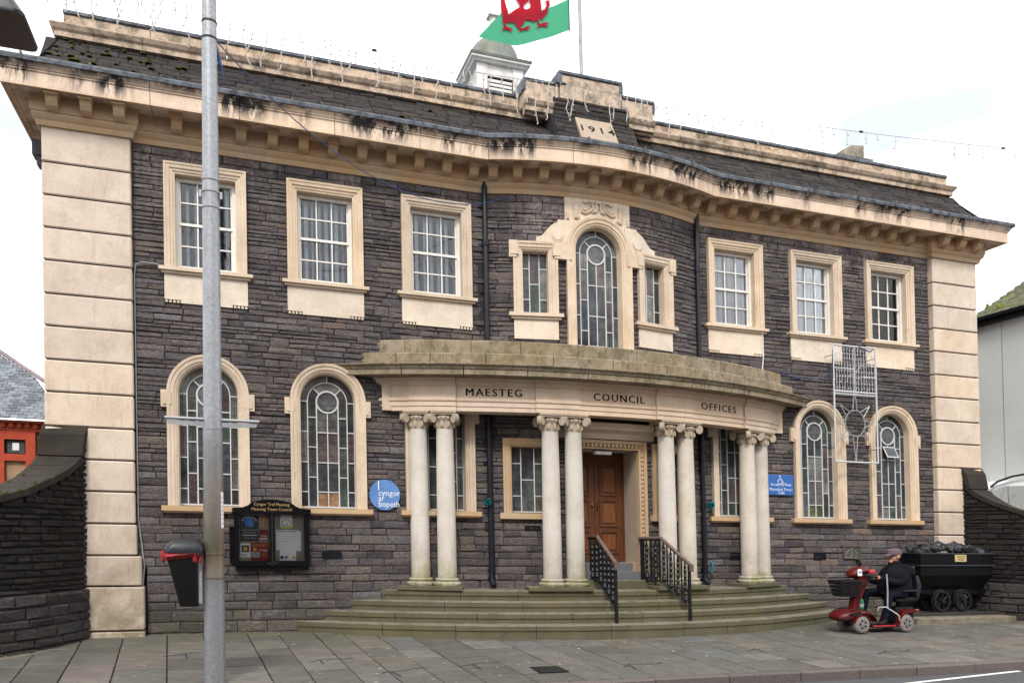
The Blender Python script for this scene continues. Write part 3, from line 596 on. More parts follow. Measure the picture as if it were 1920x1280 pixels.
# ------------------------------------------------------------------ windows
def quadbar(mb, M, a0, a1, b0, b1, d0, d1): mb.box(a0, a1, b0, b1, d0, d1, lambda a, b, d: M(a, b, d))
def MO(M, c): return lambda a, b, d: M(a+c, b, d)
ARCH = [(0, -.17), (0, .03), (.028, .036), (.03, .046), (.065, .052), (.068, .066), (.105, .072), (.115, .082), (.14, .084), (.14, -.03)]
def sill(mb, M, hs, z0, z1, dp=.10):
    for q0, q1, k, ex in ((.42, 1, 1, 0), (.0, .42, .68, .03)):
        quadbar(mb, M, -hs+ex, hs-ex, z0+(z1-z0)*q0, z0+(z1-z0)*q1-.001, -.05, dp*k)
def sash_window(c, kind):
    M = MO(MP, c); zb, zt, h = 5.077, 6.36, .39
    mb = MB(); z0, z1 = zb, zt-.005; a = .045
    for s in (-1, 1): quadbar(mb, M, min(s*h, s*(h-a)), max(s*h, s*(h-a)), z0, z1, -.17, -.085)
    quadbar(mb, M, -h+a, h-a, z1-.05, z1, -.17, -.085); quadbar(mb, M, -h+a, h-a, z0, z0+.07, -.17, -.09)
    zm = (z0+.07+z1-.05)/2; quadbar(mb, M, -h+a, h-a, zm-.018, zm+.018, -.15, -.10)
    for s in (-1, 1): quadbar(mb, M, min(s*(h-a), s*(h-a-.022)), max(s*(h-a), s*(h-a-.022)), z0+.07, z1-.05, -.155, -.12)
    w0 = h-a-.022; X = [-w0, -w0/3, w0/3, w0]; Z = [z0+.07, (z0+.07+zm-.018)/2, zm, (zm+.018+z1-.05)/2, z1-.05]
    for x in X[1:3]: quadbar(mb, M, x-.009, x+.009, z0+.07, z1-.05, -.15, -.112)
    for z in (Z[1], Z[3]): quadbar(mb, M, -w0, w0, z-.009, z+.009, -.149, -.113)
    win = mb.build('sash_window', MT['white_paint'], bld)
    mb = MB(); mb.sweep([(-h, zb), (-h, zt), (h, zt), (h, zb)], ARCH, M); mb.build('architrave', fr_, win)
    mb = MB(); sill(mb, M, .604, 4.995, 5.076); mb.build('window_sill', fr_, win)
    mb = MB(); mb.prism([(-.535, 4.995), (-.535, 4.655), (-.335, 4.655), (-.335, 4.605), (.335, 4.605), (.335, 4.655), (.535, 4.655), (.535, 4.995)], -.02, .034, M); mb.build('apron_panel', MT['apron_stone'], win)
    for s in (-1, 1):
        mb = MB(); quadbar(mb, M, min(s*.535, s*.34), max(s*.535, s*.34), 4.642, 4.6545, 0, .045)
        for k in range(4): x = s*(.365+k*.048); mb.prism([(x-.018, 4.605), (x+.018, 4.605), (x+.011, 4.642), (x-.011, 4.642)], 0, .038, M)
        mb.build('gutta_row', MT['apron_stone'], win)
    for i in range(3):
        for k in range(4):
            mb = MB(); quadbar(mb, M, X[i]+.009, X[i+1]-.009, Z[k]+.009, Z[k+1]-.009, -.133, -.130); mb.build('pane', MT['window_glass'], win)
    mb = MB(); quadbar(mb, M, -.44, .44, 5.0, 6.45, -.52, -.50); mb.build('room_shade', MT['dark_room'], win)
    mb = MB()
    if kind == 0:
        x = -.36; k = 0
        while x < .36:
            wd = random.choice((.03, .04, .055, .045)); mb.add([M(x, 5.1, -.24), M(x+wd, 5.1, -.26), M(x+wd, 6.34, -.26), M(x, 6.34, -.24)], [(0, 1, 2, 3)]); x += wd+random.choice((.03, .045, .055, .07)); k += 1
        mb.build('vertical_blind', MT['slat_blind'], win)
    else:
        x = -.39
        while x < .39: mb.add([M(x, 5.08, -.165), M(x+.088, 5.08, -.171), M(x+.088, 6.36, -.171), M(x, 6.36, -.165)], [(0, 1, 2, 3)]); x += .09
        mb.build('vertical_blind', MT['blind'], win)
    return win
for i, s in enumerate((-1, 1)):
    for x in XW: sash_window(s*x, i)
def leaded(win, M, h, z0, zs, glass_, mb=None, special=None):
    r1, r2 = .72*h, .395*h; mb = mb or MB(); b = .0075; k = (zs-z0)/1.515 if zs-z0 < 1.7 else 1
    D0, D1 = -.12, -.098
    def pane(poly, m=None):
        q = MB(); q.prism(poly, -.118, -.110, M); q.build('pane', MT[m or glass_], win)
    for s in (-1, 1):
        quadbar(mb, M, s*r1-b, s*r1+b, z0, zs, D0, D1); quadbar(mb, M, s*r2-b*1.2, s*r2+b*1.2, z0, zs, D0, D1+.004)
        quadbar(mb, M, s*h-.012, s*h+.012, z0, zs, D0, D1)
    quadbar(mb, M, -b, b, z0, zs-r2, D0, D1); quadbar(mb, M, -h, h, z0-.004, z0+.018, D0, D1+.006)
    for r, w_ in ((r1, b), (h, .012)): mb.sweep(arcpts(0, zs, r, 180, 0, 20), [(-w_, D1), (w_, D1)], M)
    mb.sweep(arcpts(0, zs, r2, 0, 360, 28)[:-1], [(-.012, D0), (-.012, D1+.006), (.012, D1+.006), (.012, D0)], M, closed=True)
    def hb(x0, x1, z): quadbar(mb, M, x0, x1, z-b, z+b, D0, D1-.001)
    O = [z0]+[zs-v*k for v in (1.29, .865, .43)]+[zs]; S = [z0]+[zs-v*k for v in (1.08, .65, .225)]+[zs]; I = [z0]+[zs-v*k for v in (1.29, .87, .44)]+[zs-r2*.95]
    for s in (-1, 1):
        for A, x0, x1 in ((O, r1, h), (S, r2, r1), (I, 0, r2)):
            lo, hi = sorted((s*x0, s*x1))
            for i in range(4):
                z1 = A[i+1]; m_ = None
                if A is I and i < 2 and special: m_ = special[i]
                if A is I and i == 3: pane([(lo, A[i]), (hi, A[i]), (hi, z1+.02 if s < 0 else z1+.06), (lo, z1+.06 if s < 0 else z1+.02)], m_)
                else: pane([(lo, A[i]), (hi, A[i]), (hi, z1), (lo, z1)], m_)
                if i < 3 or A is O: hb(lo, hi, z1)
    for a0, a1 in ((180, 90), (90, 0)): pane(arcpts(0, zs, h, a0, a1, 8)+arcpts(0, zs, r1, a1, a0, 8))
    for a0, a1 in ((180, 135), (135, 45), (45, 0)): pane(arcpts(0, zs, r1, a0, a1, 6)+arcpts(0, zs, r2, a1, a0, 6))
    pane(arcpts(0, zs, r2, 0, 360, 20)[:-1], 'roundel_glass')
    for an, ra, rb in ((90, r1, h), (135, r2, r1), (45, r2, r1)):
        c_, s_ = math.cos(R_(an)), math.sin(R_(an)); nx, nz = -s_*b, c_*b
        mb.prism([(ra*c_+nx, zs+ra*s_+nz), (rb*c_+nx, zs+rb*s_+nz), (rb*c_-nx, zs+rb*s_-nz), (ra*c_-nx, zs+ra*s_-nz)], D0, D1, M)
    # small lead lines inside the panes
    mb2 = MB()
    for i in range(int(14*k)):
        z = z0+.1+i*.105
        if z < zs: mb2.box(-h, h, z, z+.004, -.1099, -.1085, lambda a, b_, d: M(a, b_, d))
    for x in (-.86, -.56, .56, .86): mb2.box(x*h-.002, x*h+.002, z0, zs, -.1099, -.1086, lambda a, b_, d: M(a, b_, d))
    mb2.build('lead_line', MT['incised'], win)
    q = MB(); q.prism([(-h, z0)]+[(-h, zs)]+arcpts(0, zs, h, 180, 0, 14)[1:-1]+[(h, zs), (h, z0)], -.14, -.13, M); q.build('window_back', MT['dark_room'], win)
    return mb
FR2 = [(-.012, -.17), (0, .02), (.02, .028), (.022, .04), (.05, .046), (.052, .058), (.095, .062), (.105, .074), (.14, .078), (.14, -.03)]
def arched_window(c, n):
    M = MO(MP, c); win = empty('arched_window', V((c, 0, 1.87)), bld)
    sp = {1: ('board_glass', None), 2: ('green_glass', 'grey_glass')}.get(n)
    mb = leaded(win, M, .386, 1.885, 3.40, 'leaded_glass', None, sp); mb.build('glazing_bar', MT['bar_white'], win)
    mb = MB(); h = .386; mb.sweep([(-h, 1.87)]+arcpts(0, 3.40, h, 180, 0, 28)+[(h, 1.87)], FR2, M)
    for s in (-1, 1):
        for e, z0, z1, d in ((.60, 3.19, 3.42, .060), (.572, 3.225, 3.385, .074)):
            x0, x1 = sorted((s*(.47), s*e)); quadbar(mb, M, x0, x1, z0, z1, -.02, d)
    mb.build('architrave', fr_, win)
    mb = MB(); quadbar(mb, M, -.605, .605, 1.80, 1.87, -.17, .10); quadbar(mb, M, -.585, .585, 1.775, 1.80, -.02, .07); mb.build('window_sill', MT['bed_stone'], win)
    if n == 3:      # a top light tilted open
        mb = MB(); Q = lambda a, b, d: M(a, b, d); 
        K = lambda a, b, d: M(a, b, -.10+(3.22-b)*.55+d)
        for a0, a1, b0, b1 in ((-.13, -.115, 3.0, 3.2), (.115, .13, 3.0, 3.2), (-.115, .115, 3.0, 3.018), (-.115, .115, 3.185, 3.2)): mb.prism([(a0, b0), (a1, b0), (a1, b1), (a0, b1)], 0, .014, K)
        ol = mb.build('open_light', MT['bar_white'], win); mb = MB(); mb.prism([(-.115, 3.018), (.115, 3.018), (.115, 3.185), (-.115, 3.185)], .005, .009, K); mb.build('pane', MT['leaded_glass'], win)
for n, (s, i) in enumerate(((-1, 0), (-1, 1), (1, 1), (1, 0), (-1, 2), (1, 2))): arched_window(s*XW[i], n)
def rect_light(parent, M, h, z0, z1, colours='leaded_glass', vs_=(-.44, .36)):
    mb = MB(); xs = [-h, vs_[0]*h, vs_[1]*h, h]; H_ = z1-z0; Zs = ([.25, .75], [.5], [.25, .75])
    for i in range(3):
        zz = [z0]+[z0+H_*f for f in Zs[i]]+[z1]
        for a, b in zip(zz, zz[1:]):
            q = MB(); q.prism([(xs[i], a), (xs[i+1], a), (xs[i+1], b), (xs[i], b)], -.118, -.11, M); q.build('pane', MT[colours], parent)
        for z in zz[1:-1]: quadbar(mb, M, xs[i], xs[i+1], z-.007, z+.007, -.12, -.099)
    for x in xs[1:3]: quadbar(mb, M, x-.008, x+.008, z0, z1, -.12, -.097)
    quadbar(mb, M, -h, h, z0-.002, z0+.014, -.12, -.094)
    mb.build('glazing_bar', MT['bar_white'], parent)
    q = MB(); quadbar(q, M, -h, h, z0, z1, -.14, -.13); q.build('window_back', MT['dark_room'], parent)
# three light window on the bow
ven = empty('three_light_window', V((CX, bow(0), 4.5)), bld); M = MO(MW, CX)
mb = leaded(ven, M, .382, 4.22, 5.90, 'leaded_glass'); mb.build('glazing_bar', MT['bar_white'], ven)
mb = MB(); h = .382; mb.sweep([(-h, 4.2)]+arcpts(0, 5.90, h, 180, 0, 30)+[(h, 4.2)], [(t*1.09, d+.012) for t, d in FR2], M); mb.build('architrave', fr_, ven)
for s in (-1, 1):
    Ms = MO(MW, CX+s*1.0); rect_light(ven, Ms, .19, 4.895, 5.84)
    mb = MB(); mb.sweep([(-.19, 4.89), (-.19, 5.84), (.19, 5.84), (.19, 4.89)], [(t, d) for t, d in FR2], Ms)
    for q in (-1, 1):
        x0, x1 = sorted((q*.28, q*.385)); quadbar(mb, Ms, x0, x1, 5.725, 5.981, -.02, .088); x0, x1 = sorted((q*.25, q*.36)); quadbar(mb, Ms, x0, x1, 5.765, 5.93, -.02, .097)
    x0, x1 = sorted((s*.46, s*.62)); quadbar(mb, M, x0, x1, 5.72, 5.93, -.02, .092); quadbar(mb, M, x0, x1, 5.93, 6.0, -.02, .06)
    mb.build('architrave', fr_, ven)
    mb = MB(); sill(mb, Ms, .40, 4.80, 4.89); mb.build('window_sill', fr_, ven)
    mb = MB(); quadbar(mb, Ms, -.33, .33, 4.50, 4.799, -.02, .034); mb.build('apron_panel', MT['apron_stone'], ven)
    # scrolled shoulder with its disc
    cur = [(.985, 5.975), (.985, 6.055), (.95, 6.06), (.90, 6.08), (.86, 6.12), (.82, 6.17), (.77, 6.23), (.71, 6.275), (.655, 6.30), (.655, 6.335), (.50, 6.335), (.50, 5.975)]
    poly = [(s*a, b) for a, b in cur]; mb = MB()
    a0 = [i for i in range(len(poly))]; 
    for i in range(len(cur)-3):     # in strips so that it follows the bow
        (xa, za), (xb, zb) = cur[i], cur[i+1]
        if abs(xa-xb) > .001: mb.prism([(s*xa, 5.975), (s*xb, 5.975), (s*xb, zb), (s*xa, za)], -.02, .05, M)
    mb.prism([(s*.655, 5.975), (s*.44, 5.975), (s*.44, 6.335), (s*.655, 6.335)], -.02, .05, M); mb.build('shoulder_scroll', MT['apron_stone'], ven)
    mb = MB(); mb.prism([(s*.665+a, 6.10+b*1.15) for a, b in arcpts(0, 0, .09, 0, 360, 18)[:-1]], .04, .062, M); mb.prism([(s*.665+a, 6.10+b*1.15) for a, b in arcpts(0, 0, .07, 0, 360, 18)[:-1]], .06, .07, M); mb.build('shoulder_disc', MT['apron_stone'], ven)
# carved panel above
mb = MB()
for i in range(8): quadbar(mb, M, -.54+i*.135, -.54+(i+1)*.135, 6.33, 6.70, -.02, .03)
for i in range(20):
    x0, x1 = -.655+i*.0655, -.655+(i+1)*.0655; xm = (x0+x1)/2
    if abs(xm) < .53: zb_ = 5.90+math.sqrt(max(0, .525**2-xm*xm)); mb.prism([(x0, max(zb_-.03, 5.98)), (x1, max(zb_-.03, 5.98)), (x1, 6.335), (x0, 6.335)], -.02, .029, M)
pan = mb.build('carved_panel', MT['apron_stone'], ven)
mb = MB(); arcz = lambda x: 5.90+math.sqrt(max(0, .55**2-x*x))
def curl(pts, r): mb.tube([M(a, b, .045) for a, b in pts], r*1.12, 6)
for s in (-1, 1):
    curl([(s*(.5+.02*0), 6.36+.05*k) for k in range(3)], .02)
    for k in range(3): mb.lathe([(.022, -.02), (.012, .01)], M(s*.49, 6.37+.05*k, .03), 6)
    curl([(s*.36, 6.63), (s*.36, 6.50), (s*.37, 6.42), (s*.35, 6.39), (s*.325, 6.41), (s*.34, 6.44)], .02); curl([(s*.39, 6.62), (s*.395, 6.46), (s*.38, 6.38)], .014)
    curl([(s*.28, 6.50), (s*.22, 6.475), (s*.13, 6.52), (s*.09, 6.57), (s*.10, 6.63), (s*.13, 6.60)], .018); curl([(s*.26, 6.53), (s*.20, 6.515), (s*.15, 6.56)], .013)
    curl([(s*.25, 6.655), (s*.20, 6.63), (s*.17, 6.66), (s*.10, 6.655), (s*.05, 6.67)], .016); curl([(s*.05, 6.645), (s*.03, 6.57), (s*.055, 6.50)], .02); curl([(s*.09, 6.62), (s*.07, 6.55), (s*.10, 6.49)], .014)
mb.prism([(-.05, 6.665), (.05, 6.665), (.035, 6.64), (-.035, 6.64)], .03, .065, M)
mb.build('carved_scroll', MT['frame_stone'], pan, smooth=50)
# low windows beside the door
for s in (-1, 1):
    Ms = MO(MW, -.05+1.2*s); wv = empty('porch_window', V((-.05+1.2*s, bow(1.2), 1.85)), bld); rect_light(wv, Ms, .25, 1.875, 2.865)
    mb = MB(); mb.sweep([(-.25, 1.86), (-.25, 2.865), (.25, 2.865), (.25, 1.86)], [(t*.85, d) for t, d in FR2], Ms); mb.build('architrave', MT['bed_stone'], wv)
    mb = MB(); quadbar(mb, Ms, -.42, .42, 1.77, 1.86, -.15, .09); mb.build('window_sill', MT['bed_stone'], wv)
# ------------------------------------------------------------------ doorway
dw = empty('doorway', V((0, bow(0), 1.11)), bld)
mb = MB()
for x0, x1 in ((-.62, -.525), (.52, .62)): mb.box(x0, x1, -.33, .24, 1.112, 2.88)
mb.box(-.62, .62, -.34, .24, 2.866, 2.95); mb.build('door_reveal', MT['plaster'], dw)
mb = MB(); mb.sweep([(-.525, .90), (-.525, 2.866), (.52, 2.866), (.52, .90)], [(0, -.05), (0, .035), (.025, .04), (.03, .022), (.085, .022), (.09, .045), (.13, .05), (.14, .05), (.14, -.02)], MW); mb.build('door_surround', MT['bed_stone'], dw)
mb = MB()
for i in range(27):
    z = 1.0+i*.069
    for x in (-.585, .58): c = MW(x, z, .022); mb.lathe([(.026, -.027), (.03, 0), (.022, .025)], (c[0], c[1], c[2]), 6)
for i in range(17): x = -.55+i*.069; c = MW(x, 2.925, .022); mb.lathe([(.024, -.027), (.028, 0), (.02, .025)], (c[0], c[1], c[2]), 6)
mb.build('egg_and_dart', MT['bed_stone'], dw, smooth=60)
mb = MB(); hp = [(x, bow(x)) for x in [.80-1.6*i/10 for i in range(11)]]; mb.sweep(hp, [(-.05, 3.02), (.03, 3.02), (.05, 3.06), (.06, 3.10), (.11, 3.14), (.16, 3.15), (.165, 3.19), (.19, 3.23), (.19, 3.25), (-.05, 3.27)], plan, pclosed=True); mb.build('door_hood', bath_, dw)
mb = MB(); mb.box(-.53, .53, .22, .30, 1.1, 2.9); mb.box(-.53, -.49, .17, .24, 1.112, 2.866); mb.box(.49, .53, .17, .24, 1.112, 2.866); mb.box(-.53, .53, .17, .24, 2.82, 2.866); mb.build('door_frame', MT['door_wood'], dw)
for s in (-1, 1):
    x0, x1 = sorted((s*.004, s*.488)); mb = MB(); mb.box(x0, x1, .185, .215, 1.118, 2.818)
    a0, a1 = x0+.085, x1-.085; ps = []
    for z0, z1 in ((1.25, 1.60), (1.68, 2.10), (2.18, 2.68)): ps.append((z0, z1))
    for z0, z1 in ps:
        mb.sweep([(a0, z0), (a1, z0), (a1, z1), (a0, z1)], [(-.012, .0), (-.006, .018), (.018, .016), (.03, .0)], lambda a, b, d: (a, .185-d, b), closed=True)
    lf_ = mb.build('door_leaf', MT['door_wood'], dw)
    for z0, z1 in ps:
        mb = MB(); mb.bbox(a0+.045, a1-.045, .172, .19, z0+.05, z1-.05, .012); mb.build('door_panel', MT['door_panel_wood'], dw)
mb = MB(); mb.lathe([(.022, 0), (.026, -.02), (.012, -.045)], (-.06, .185, 2.02), 12, 'y'); mb.build('door_knob', MT['brass'], dw, smooth=50)
mb = MB(); mb.box(.035, .05, .175, .186, 1.92, 2.06); mb.build('door_pull', MT['black_iron'], dw)
mb = MB(); mb.bbox(-.19, .10, -.30, -.20, 2.79, 2.85, .012); mb.build('porch_light', MT['white_paint'], dw)
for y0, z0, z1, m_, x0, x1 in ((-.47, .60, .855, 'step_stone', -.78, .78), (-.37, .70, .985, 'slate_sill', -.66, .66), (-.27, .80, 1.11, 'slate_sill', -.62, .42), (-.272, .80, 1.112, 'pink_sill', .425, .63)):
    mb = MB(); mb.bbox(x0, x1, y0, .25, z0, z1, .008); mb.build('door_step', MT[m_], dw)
# ------------------------------------------------------------------ bowed porch
EM = arcmap(3.42, .80)
def earc(x0, x1, n=None):
    n = n or max(2, int(abs(x1-x0)/.16)); return [tuple(EM(x0+(x1-x0)*i/n, 0, 0)[:2]) for i in range(n+1)]
por = empty('porch', V((0, -.4, .72)), bld)
ep = [(-.30, 3.312), (0, 3.312), (0, 3.377), (.012, 3.38), (.012, 3.445), (.028, 3.455), (.032, 3.485), (.026, 3.492), (0, 3.497), (0, 3.672), (.02, 3.68), (.03, 3.71), (.05, 3.725), (.055, 3.765), (.07, 3.78), (-.30, 3.78)]
segs = [(-3.75, -3.06, 0), (-3.06, -2.42, 1), (-2.42, -1.30, 0), (-1.30, -.62, 1), (-.62, .62, 0), (.62, 1.30, 1), (1.30, 2.42, 0), (2.42, 3.06, 1), (3.06, 3.75, 0)]
for x0, x1, f_ in segs:
    mb = MB(); mb.sweep(earc(x1-.0015, x0+.0015), [(t+(.03 if f_ and t >= 0 else 0), z) for t, z in ep], plan, pclosed=True); mb.build('entablature_block', bath_, por)
cp = [(-.1, 3.785), (.07, 3.785), (.30, 3.79), (.30, 3.865), (.315, 3.87), (.33, 3.90), (.36, 3.925), (.36, 3.94), (.05, 3.965), (-.1, 3.965)]
cuts = [-4.15, -3.1, -2.3, -1.45, -.6, .35, 1.3, 2.1, 2.85, 4.15]
for x0, x1 in zip(cuts, cuts[1:]): mb = MB(); mb.sweep(earc(min(x1, 3.98)-.003, max(x0, -3.98)+.003), cp, plan, pclosed=True); mb.build('porch_cornice_block', MT['blocking_stone'], por)
for z0, z1, t1, cuts in ((3.966, 4.132, .13, [-3.9, -3.2, -2.75, -2.0, -1.05, -.15, .75, 1.6, 2.3, 3.0, 3.9]), (4.136, 4.34, .02, [-3.9, -3.1, -2.2, -1.5, -.65, .3, .95, 1.9, 2.6, 3.9])):
    for x0, x1 in zip(cuts, cuts[1:]):
        mb = MB(); mb.sweep(earc(x1-.004, x0+.004), [(-.35, z0), (t1, z0+.0), (t1+.004, z0+.012), (t1+.004, z1-.015), (t1-.012, z1), (-.35, z1)], plan, pclosed=True); mb.build('blocking_course', MT['blocking_stone'], por)
for s in (-1, 1):
    for xo, xi, z0, z1, m_ in ((3.432, 3.30, 3.312, 3.78, bath_), (3.535, 3.30, 3.967, 4.131, MT['blocking_stone']), (3.40, 3.2, 4.137, 4.338, MT['blocking_stone'])):
        a, b = sorted((s*xo, s*xi)); mb = MB(); mb.bbox(a, b, -.062, .06, z0, z1, .004); mb.build('porch_return', m_, por)
poly = earc(-3.6, 3.6, 24); mb = MB(); mb.prism([(a, b+.1) for a, b in poly]+[(3.4, .05), (-3.4, .05)], 4.2, 4.25, plan); mb.prism([(a, b+.25) for a, b in poly]+[(3.4, .05), (-3.4, .05)], 3.40, 3.44, plan); mb.build('porch_slab', MT['plaster'], por)
# incised names
for s_, x, sz, sx in (('MAESTEG', -1.89, .155, 1.05), ('COUNCIL', .0, .155, 1.05), ('OFFICES', 1.86, .155, 1.12)):
    mb = MB()
    for dx in (-.004, 0, .004): text(s_, sz, x+dx, 3.535, .004+dx*.1, EM, mb, sx=sx, sp=1.24)
    mb.build('incised_name', MT['incised'], por)
# columns
SC = [(.139, .0), (.1405, .05), (.1385, .5), (.136, 1.1), (.131, 1.7), (.124, 2.15), (.127, 2.165), (.127, 2.18)]
cols = []
def column(x):
    c = EM(x, 0, -.155); c = (c[0], c[1], .775); rz = math.asin(x/7.7)
    mb = MB(); mb.lathe([(r, .11+z) for r, z in SC], c, 28); co = mb.build('column', MT['column_stone'], por, smooth=40)
    mb = MB(); mb.lathe([(.192, 0), (.205, .02), (.205, .045), (.19, .062), (.168, .066), (.162, .078), (.176, .086), (.178, .10), (.168, .112), (.15, .116)], c, 28); mb.build('column_base', MT['column_stone'], co, smooth=35)
    mb = MB(); z0 = 2.29; mb.lathe([(.134, z0), (.138, z0+.05), (.136, z0+.10), (.15, z0+.13), (.165, z0+.16), (.15, z0+.19)], c, 20)
    cr, sr = math.cos(rz), math.sin(rz); Q = lambda a, d, z: (c[0]+a*cr-d*sr, c[1]+a*sr+d*cr, c[2]+z)
    for k in range(9):
        a = 2*math.pi*k/9; mb.lathe([(.022, z0+.02), (.032, z0+.06), (.014, z0+.11)], (c[0]+.135*math.cos(a), c[1]+.135*math.sin(a), c[2]), 6)
    for k in range(7): a = math.pi+math.pi*(k+.5)/7; mb.lathe([(.012, z0+.125), (.022, z0+.15), (.012, z0+.175)], (c[0]+.155*math.cos(a+rz), c[1]+.155*math.sin(a+rz), c[2]), 6)
    for sa in (-1, 1):
        for sd in (-1, 1):
            ax, ay = sa*.165, sd*.15; t = Vector((sa, sd)).normalized(); n_ = Vector((-t.y, t.x))
            ring = []
            for th in range(12):
                an = 2*math.pi*th/12; ring.append((math.cos(an), math.sin(an)))
            vs = []
            for e, rr in ((-.038, .058), (-.04, .03), (.04, .03), (.038, .058)): pass
            vs = [Q(ax+t.x*.056*u+n_.x*e, ay+t.y*.056*u+n_.y*e, z0+.145+.072*v_) for e in (-.036, .036) for u, v_ in ring]
            mb.add(vs, [tuple(range(12)), tuple(range(12, 24))[::-1]]+[(i, (i+1) % 12, 12+(i+1) % 12, 12+i) for i in range(12)])
    for hw, za, zb in ((.175, .195, .22), (.19, .22, .245)): mb.add([Q(a, d, z0+z) for z in (za, zb) for d in (-hw, hw) for a in (-hw, hw)], [(0, 2, 3, 1), (4, 5, 7, 6), (0, 1, 5, 4), (2, 6, 7, 3), (0, 4, 6, 2), (1, 3, 7, 5)])
    mb.build('capital', MT['capital_stone'], co, smooth=35)
for x in (-2.97, -2.60, -1.06, -.70, .895, 1.275, 2.68, 3.03): column(x)
for s in (-1, 1):
    for xa, xb in ((.50, 1.46) if s < 0 else (.58, 1.54), (2.38, 3.26)):
        ps = [EM(s*(xa+(xb-xa)*i/6), 0, .05)[:2] for i in range(7)]; qs = [EM(s*(xb+(xa-xb)*i/6), 0, -.36)[:2] for i in range(7)]
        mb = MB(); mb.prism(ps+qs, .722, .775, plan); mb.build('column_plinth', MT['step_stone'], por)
# steps: four bowed courses
for k, (H_, S_, z0, z1, n) in enumerate(((4.70, 1.42, -.05, .292, 9), (4.33, 1.20, .20, .436, 8), (3.94, 1.02, .34, .578, 7), (3.50, .80, .48, .722, 7))):
    A = arcmap(H_, S_); xs = [-H_]+[(-H_+2*H_*(i+1)/n+random.uniform(-.14, .14)) for i in range(n-1)]+[H_]
    for x0, x1 in zip(xs, xs[1:]):
        f = [A(x0+.004+(x1-x0-.008)*i/6, 0, 0)[:2] for i in range(7)]; f2 = [A(x0+.004+(x1-x0-.008)*i/6, 0, -.010)[:2] for i in range(7)]; f3 = [A(x0+.004+(x1-x0-.008)*i/6, 0, -.014)[:2] for i in range(7)]
        mb = MB(); zt = z1+random.uniform(-.002, .002); vs = []; n7 = 7
        back = .02 if k == 3 else .0
        bk_ = [(x, back) for x, y in f]
        for ring, z in ((f3, z0), (f3, zt-.075), (f, zt-.073), (f, zt-.010), (f2, zt), (bk_, zt), (bk_, z0)): vs += [(x, y, z) for x, y in ring]
        fs = []
        for r in range(6):
            for i in range(6): fs.append((r*7+i, r*7+i+1, (r+1)*7+i+1, (r+1)*7+i))
        fs += [tuple(r*7 for r in range(7)), tuple(r*7+6 for r in range(7))]
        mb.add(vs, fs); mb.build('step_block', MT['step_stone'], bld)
# downpipes
for s in (-1, 1):
    x = s*1.83; y = -.075
    mb = MB(); mb.tube([(x, y+.03, 7.06), (x, y, 6.9), (x, y, 4.30)], .043, 10); mb.tube([(x, y, 3.42), (x, y-.02, .95), (x, y-.02, .84), (x, y-.10, .76)], .045, 10)
    for z in (5.95, 5.92, 3.0, 1.0, .88): mb.lathe([(.056, -.03), (.058, .03)], (x, y, z), 12)
    mb.build('downpipe', MT['pipe_black'], bld, smooth=40)
    mb = MB()
    for z in (6.5, 5.2, 2.6, 1.6): mb.box(x-.085, x+.085, -.045, .0, z-.02, z+.02)
    mb.build('pipe_bracket', MT['pipe_black'], bld)
# vents and air bricks, lighting conduits
for x0, x1, z0, z1 in ((-4.325, -4.045, 1.16, 1.26), (4.04, 4.30, 1.15, 1.27), (2.36, 2.64, 1.15, 1.27), (-1.33, -1.09, 1.60, 1.675)):
    mb = MB(); Mv = MW if abs(x0) < 1.8 else MP
    quadbar(mb, Mv, x0, x1, z0, z1, -.01, .016); a = mb.build('air_vent', MT['black_iron'], bld)
    mb = MB()
    for i in range(12): x = x0+(x1-x0)*(i+.5)/12; quadbar(mb, Mv, x-.003, x+.003, z0, z1, .016, .024)
    for i in range(4): z = z0+(z1-z0)*(i+.5)/4; quadbar(mb, Mv, x0, x1, z-.002, z+.002, .016, .023)
    mb.build('vent_grille', MT['pipe_black'], a)
mb = MB(); mb.tube([(-6.705, -.03, .25), (-6.63, -.05, 1.06), (-6.70, -.03, 1.7), (-6.71, -.03, 4.9), (-6.69, -.04, 5.06), (-6.62, -.05, 5.10), (-6.42, -.04, 5.10)], .010, 6); mb.build('wall_conduit', MT['alu'], bld, smooth=60)
mb = MB(); mb.tube([(3.04, -.11, 4.98), (3.07, -.06, 4.86), (3.08, -.06, 4.6), (3.02, -.10, 4.33)], .008, 5); mb.build('wall_conduit', MT['white_paint'], bld, smooth=60)
mb = MB(); mb.box(-7.93, -7.76, .12, .34, 6.42, 6.62); mb.box(-7.88, -7.76, .14, .32, 6.30, 6.42); mb.tube([(-7.79, .6, 6.3), (-7.75, .6, .2)], .05, 8); mb.build('rainwater_head', MT['pipe_black'], bld)
# ------------------------------------------------------------------ ground, pavement, road
def struct(o): o['kind'] = 'structure'; return o
mb = MB(); mb.box(-600, 600, -600, 600, -.34, -.30); struct(mb.build('ground', MT['asphalt']))
mb = MB()
for i in range(40): mb.add([(-40+2*i, -3.88, -.125), (-38+2*i, -3.88, -.125), (-38+2*i, -13.5, -.125), (-40+2*i, -13.5, -.125)], [(0, 3, 2, 1)])
road = struct(mb.build('road', MT['asphalt']))
mb = MB()
for x0, y0, x1, y1 in ((1.6, -4.345, 4.05, -3.945), (4.2, -3.935, 6.2, -3.93)): mb.add([(x0, y0-.035, -.121), (x1, y1-.035, -.121), (x1, y1+.035, -.121), (x0, y0+.035, -.121)], [(0, 1, 2, 3)])
struct(mb.build('road_marking', MT['road_white'], road))
mb = MB(); mb.add([(x, y, gz(y)-.02) for y in (.3, 0, -3.75) for x in (-30, 30)], [(0, 1, 3, 2), (2, 3, 5, 4)]); mb.add([(-30, .3, GZ-.02), (30, .3, GZ-.02), (30, 14, GZ-.02), (-30, 14, GZ-.02)], [(0, 1, 2, 3)]); pav = struct(mb.build('pavement', MT['mortar']))
